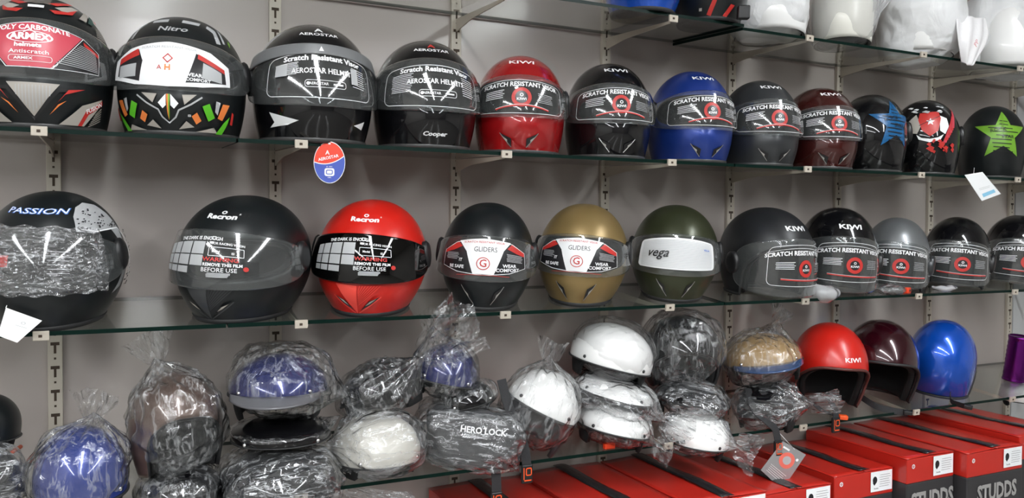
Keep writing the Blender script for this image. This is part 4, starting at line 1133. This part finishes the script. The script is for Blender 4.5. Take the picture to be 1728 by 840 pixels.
# ================================================================== straps, tags, sachet
def px_line(pts): return [at(a, b, Y) for a, b, Y in pts]
def strap(label, pts, w, bk=None, end=True):
    W_ = px_line(pts); r = empty('hanging_strap', Matrix.Translation(W_[0]), label, 'strap')
    l = [p-W_[0] for p in W_]
    ribbon('webbing', l, (1, -.2, 0), w, .0018, WEB, r)
    e = l[-1]
    if end:
        bm = bmesh.new(); add_box(bm, e.x-.014, e.y-.005, e.z-.040, e.x+.014, e.y+.004, e.z+.004, 0, .003); bb = bm_obj('buckle', bm, BLACK, r)
        art('buckle_print', [L(ORANGE, rrect(-.004, -.020, .009, -.004, .003), .0025, True), L(ORANGE, [(-.010, -.002), (-.010, -.030)], .0022), L(ORANGE, [(-.009, -.032), (.009, -.032)], .003)],
            lambda X, Y, o: np.stack([X+e.x, -.0055-o+e.y+0*X, Y+e.z], 1), bb, cell=0)
strap('black webbing strap with orange printed buckle, right of the pouch', [(846, 640, 1.72), (858, 685, 1.70), (876, 728, 1.672), (886, 762, 1.662), (889, 786, 1.66)], .022)
strap('black webbing strap hanging off the shelf under the pouch', [(778, 752, 1.71), (812, 762, 1.685), (832, 776, 1.664), (837, 800, 1.66), (838, 832, 1.66)], .022)
strap('black strap hanging off the shelf above the silver sachet', [(1262, 655, 1.74), (1272, 690, 1.70), (1296, 712, 1.672), (1308, 724, 1.663), (1313, 745, 1.66)], .020)
strap('grey-black strap tail hanging behind the glass near the red helmet', [(1398, 672, 1.70), (1406, 684, 1.672), (1410, 692, 1.664), (1410, 706, 1.662)], .018)

def quad_tag(name, label, cat, quad, Y, mat_items, th=.0012, W_=.06, H_=.08, knot_to=None):
    q = px_line([(a, b, Y) for a, b in quad])   # bl, br, tr, tl
    c = sum(q, Vector())/4
    r = empty(name, Matrix.Translation(c), label, cat)
    V = [p-c for p in q]; nrm = (V[1]-V[0]).cross(V[3]-V[0]).normalized()
    V2 = [v-nrm*th for v in V]
    b = mesh_obj('card' if cat == 'tag' else 'packet', V+V2, [(0, 1, 2, 3), (7, 6, 5, 4), (0, 4, 5, 1), (1, 5, 6, 2), (2, 6, 7, 3), (3, 7, 4, 0)], mat_items[0], r, smooth=False)
    o_ = V[0]
    def mp(X, Y_, o):
        s, t = X/W_, Y_/H_
        return np.array([list(V[0]*(1-a)*(1-b_)+V[1]*a*(1-b_)+V[2]*a*b_+V[3]*(1-a)*b_+nrm*oo) for a, b_, oo in zip(s, t, o+0*s)])
    if knot_to: tube('string', [V[3]*.5+V[2]*.5-Vector((0, 0, .004)) if knot_to[3] == 0 else V[3], Vector(knot_to[:3])-c], .0007, CARD, r, 6)
    if mat_items[1]: art('print', mat_items[1], mp, b, cell=0)
    return r
# oval tag
c = at(556, 274, 1.668); wo, ho = .0320, .0430
r = empty('oval_tag', Matrix.Translation(c) @ Matrix.Rotation(-.35, 4, 'Z'), 'oval red and blue AEROSTAR card tag hanging below the second shelf', 'tag')
n = 48; el = [(wo*math.cos(2*PI*k/n), ho*math.sin(2*PI*k/n)) for k in range(n)]
V = [(a, y, b) for y in (0, .001) for a, b in el]
cdm = mesh_obj('card', V, [tuple(range(n)), tuple(range(n, 2*n))[::-1]]+[(k, n+k, n+(k+1) % n, (k+1) % n) for k in range(n)], CARD, r, smooth=False)
TR, TB = mat('tag_red', (.75, .05, .02), .4), mat('tag_blue', (.05, .09, .42), .4)
def clipel(up):
    o = []
    for k in range(97):
        t = 2*PI*k/96; a, b = .965*wo*math.cos(t), .965*ho*math.sin(t)
        line = lambda x: .000+.22*x+ 10*x*x-.002
        if up and b < line(a): b = line(a)
        if not up and b > line(a): b = line(a)
        o.append((a, b))
    return o
art('print', [P(TR, clipel(True)), P(TB, clipel(False)), L(WHITE, [(x*wo*.95/10, .22*x*wo*.095+10*(x*wo*.095)**2-.002) for x in range(-10, 11)], .0018),
              disc(WHITE, 0, .0385, .003, .5), T(WHITE, 'A', -.004, .020, .012, .02), T(WHITE, 'AEROSTAR', -.002, .0095, .0085, .02, 1.0, 0, .22),
              T(WHITE, 'IS : 4151', 0, -.009, .0035, .01), P(WHITE, rrect(-.010, -.028, .010, -.012, .004)), L(TB, rrect(-.006, -.024, .006, -.016, .002), .0018, True), T(WHITE, 'CM/L', 0, -.031, .0035, .01)],
    lambda X, Y, o: np.stack([X, -o+0*X, Y], 1), cdm, cell=.006)
tube('string', [(0, .0005, .038), (-.001, .004, .050), (0, .012, .066)], .0006, CARD, r, 6)
quad_tag('price_tag', 'white paper tag with a pale blue strip hanging below the star helmets', 'tag', [(1657, 339), (1689, 327), (1658, 290), (1628, 295)], 1.655, (CARD, [P(mat('pale_blue_print', (.25, .55, .75), .5), [(.010, .008), (.050, .010), (.052, .020), (.012, .018)])] + lines_block(PRINTGREY, .012, .03, .05, .034, 2, .0008)), knot_to=(*at(1644, 283, 1.672), 0))
r_ = quad_tag('price_tag', 'blank white folded tag at the left edge below the wrapped visor helmet', 'tag', [(-4, 566), (29, 578), (71, 541), (10, 519)], 1.64, (CARD, [ring(PRINTGREY, .038, .056, .003, .004), L(PRINTGREY, [(.028, .044), (.050, .046)], .001)]), knot_to=(*at(14, 509, 1.70), 1))
quad_tag('silver_sachet', 'small silver sachet printed with a red ring, hanging over the red boxes', 'sachet', [(1284, 793), (1320, 826), (1360, 767), (1321, 744)], 1.655,
         (mat('silver_foil', (.45, .45, .46), .25, .5, bump=(60, .4)), [ring(mat('coral_print', (.75, .16, .12), .4), .032, .050, .009, .017), disc(PRINTGREY, .032, .050, .009), P(WHITE, [(.008, .068), (.024, .068), (.024, .072), (.008, .072)]), disc(WHITE, .050, .062, .003)] + lines_block(WHITE, .008, .008, .050, .024, 5, .0008)), knot_to=(*at(1313, 728, 1.662), 0))
# crumpled wrappers lying between the open face helmets
for (px, py, w_, lab, sd) in ((1388, 482, .075, 'crumpled clear wrapper under the gloss black open face helmet', 3), (1502, 484, .09, 'flat clear wrapper in front of the silver topped helmet', 4), (1592, 470, .085, 'crumpled white printed wrapper in front of the black open face helmet', 5)):
    c = at(px, py, 1.70); z = shelf_z(2, 1.70)+.012
    r = empty('crumpled_wrapper', Matrix.Translation((c.x, 1.70, z)), lab, 'wrapper')
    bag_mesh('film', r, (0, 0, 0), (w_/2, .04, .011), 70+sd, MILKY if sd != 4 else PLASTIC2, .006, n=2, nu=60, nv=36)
c = at(1531, 479, 1.69)
r = empty('strap_buckle', Matrix.Translation((c.x, 1.69, shelf_z(2, 1.69)+.010)) @ Matrix.Rotation(.4, 4, 'Z'), 'orange-red plastic strap buckle on the third shelf', 'buckle')
box_obj('buckle_body', (-.014, -.008, -.009), (.014, .008, .009), mat('orange_red_plastic', (.75, .05, .01), .35), r, .003)
box_obj('slot', (-.006, -.0088, -.003), (.006, -.0078, .003), BLACK, r, .0005)
c = at(1026, 748, 1.69)
r = empty('strap_buckle', Matrix.Translation((c.x, 1.685, shelf_z(3, 1.685)+.008)), 'small red buckle under the lowest white wrapped helmet', 'buckle')
box_obj('buckle_body', (-.015, -.006, -.007), (.015, .006, .007), mat('orange_red_plastic', (.75, .05, .01), .35), r, .002)

# ================================================================== top shelf
def top_helmet(label, x0, x1, rel, pnt, h, w, kind, Y=1.79, decals=()):
    return helmet('open_face_helmet' if kind == 'open' else 'full_face_helmet', label, stand(0, (x0+x1)/2, Y, rel, dz=GT+.003 if x1 < 1300 else .002), w, h, pnt, None, None, kind=kind, vis=False, vents=None, decals=decals)
top_helmet('gloss blue helmet on the top shelf, only its base in view', 1015, 1142, 20, P_BRIGHTBLUE, .24, .20, 'full', 1.765)
r, S = top_helmet('black helmet with red straps on the top shelf beside the blue one', 1128, 1252, 10, P_MATTEBLACK, .24, .205, 'full', 1.765,
    [('shell_graphic', [P(REDPRINT, [(-.03, -.02), (-.018, -.024), (-.002, .03), (-.012, .034)]), P(REDPRINT, [(.016, -.022), (.028, -.026), (.050, .008), (.036, .010)]), P(STONE, [(-.052, -.010), (-.044, -.010), (-.044, -.002), (-.052, -.002)])], 0.05, .12, 0)])
box_obj('strap_buckle', (.055, -.125, .0), (.085, -.100, .034), BLACK, r, .003)
def white_bag(label, x0, x1, y0, y1, seed, Y=1.77, knot=None, kl=.03, fan=None, tint=(.95, .96, .97), inner=P_WHITE, amp=.006, thick=.8, m=None):
    c, w, h = px_size(x0, x1, y0, y1, Y)
    r = empty('wrapped_helmet', Matrix.Translation((c.x, Y, at((x0+x1)/2, y1, Y).z+.002)) @ Matrix.Rotation(-math.atan2(c.x, c.y), 4, 'Z'), label, 'helmet', 'white wrapped helmets on the top shelf')
    S = Surf(w*.46, w*.50, w*.50, h*.93, tw=.10)
    sh = shell('shell', S, inner, r, 'half', zlow=.04, na=96, nv=(10, 24)); solidify(sh, .008, -1, 1, 1)
    mm = m or clear('white_poly_%d' % seed, (.9, .9, .9), thick, tint, .3, .8, 1.4, (14, .6, .012), (1, 1, .5))
    bag_mesh('plastic_bag', r, (0, 0, h*.5), (w*.54, min(w*.54, .13), h*.53), seed, mm, amp, n=3.2, knot=knot, kl=kl, fan=fan, freq=.6)
    return r
white_bag('helmet in a white plastic bag, leftmost of the white bags up top', 1228, 1370, -85, 72, 61, 1.78, amp=.004)
white_bag('cream white helmet with a thin clear cover on the top shelf', 1364, 1480, -70, 84, 62, 1.78, inner=mat('cream_paint', (.78, .77, .70), .4, 0, .3), amp=.002, thick=.15)
white_bag('helmet in a translucent white bag with an orange print on the top shelf', 1478, 1622, -80, 108, 63, 1.79, amp=.006, thick=.68)
r = white_bag('helmet in a white bag at the right end of the top shelf', 1622, 1772, -20, 130, 64, 1.78, amp=.007, thick=.82)
c = at(1630, 92, 1.63)
r = empty('carrier_bag', Matrix.Translation(at(1632, 60, 1.655)), 'white carrier bag end with faint pink lettering hanging over the top shelf edge', 'bag')
n1, n2 = 40, 40; V = []
for i in range(n1):
    t = i/(n1-1); z = .055-.150*t
    for j in range(n2):
        s_ = j/(n2-1)*2-1; ww = .075*(1-.55*max(0, t-.35)**1.2/.6)*(1 if t < .55 else 1-.9*(t-.55)**1.6)
        V.append((s_*ww+.01*(1-t), -.012*math.cos(s_*1.5)-.012*math.sin(t*3)+.003*math.sin(s_*9+t*5), z+.010*s_*s_))
b = mesh_obj('bag_film', V, grid_faces(n1, n2), mat('white_polythene', (.80, .79, .80), .35, bump=(25, .5, .006)), r); solidify(b, .0015, 0)
art('print', [T(mat('pale_pink_print', (.62, .22, .24), .5), 'PP', 0, 0, .022, .0, 1, 0, 1.0)], lambda X, Y, o: np.stack([X+.0, -.031-o+0*X, Y-.030], 1), b, cell=0)
c, w, h = px_size(1448, 1502, -18, 52, 1.70)
r = empty('clear_bag', Matrix.Translation(c), 'loose end of a clear plastic bag between two white wrapped helmets', 'bag')
plastic_sheet('film', r, np.array([-.01, 0, -.045]), (.35, 0, 1), .12, .02, .09, 5, MILKY)
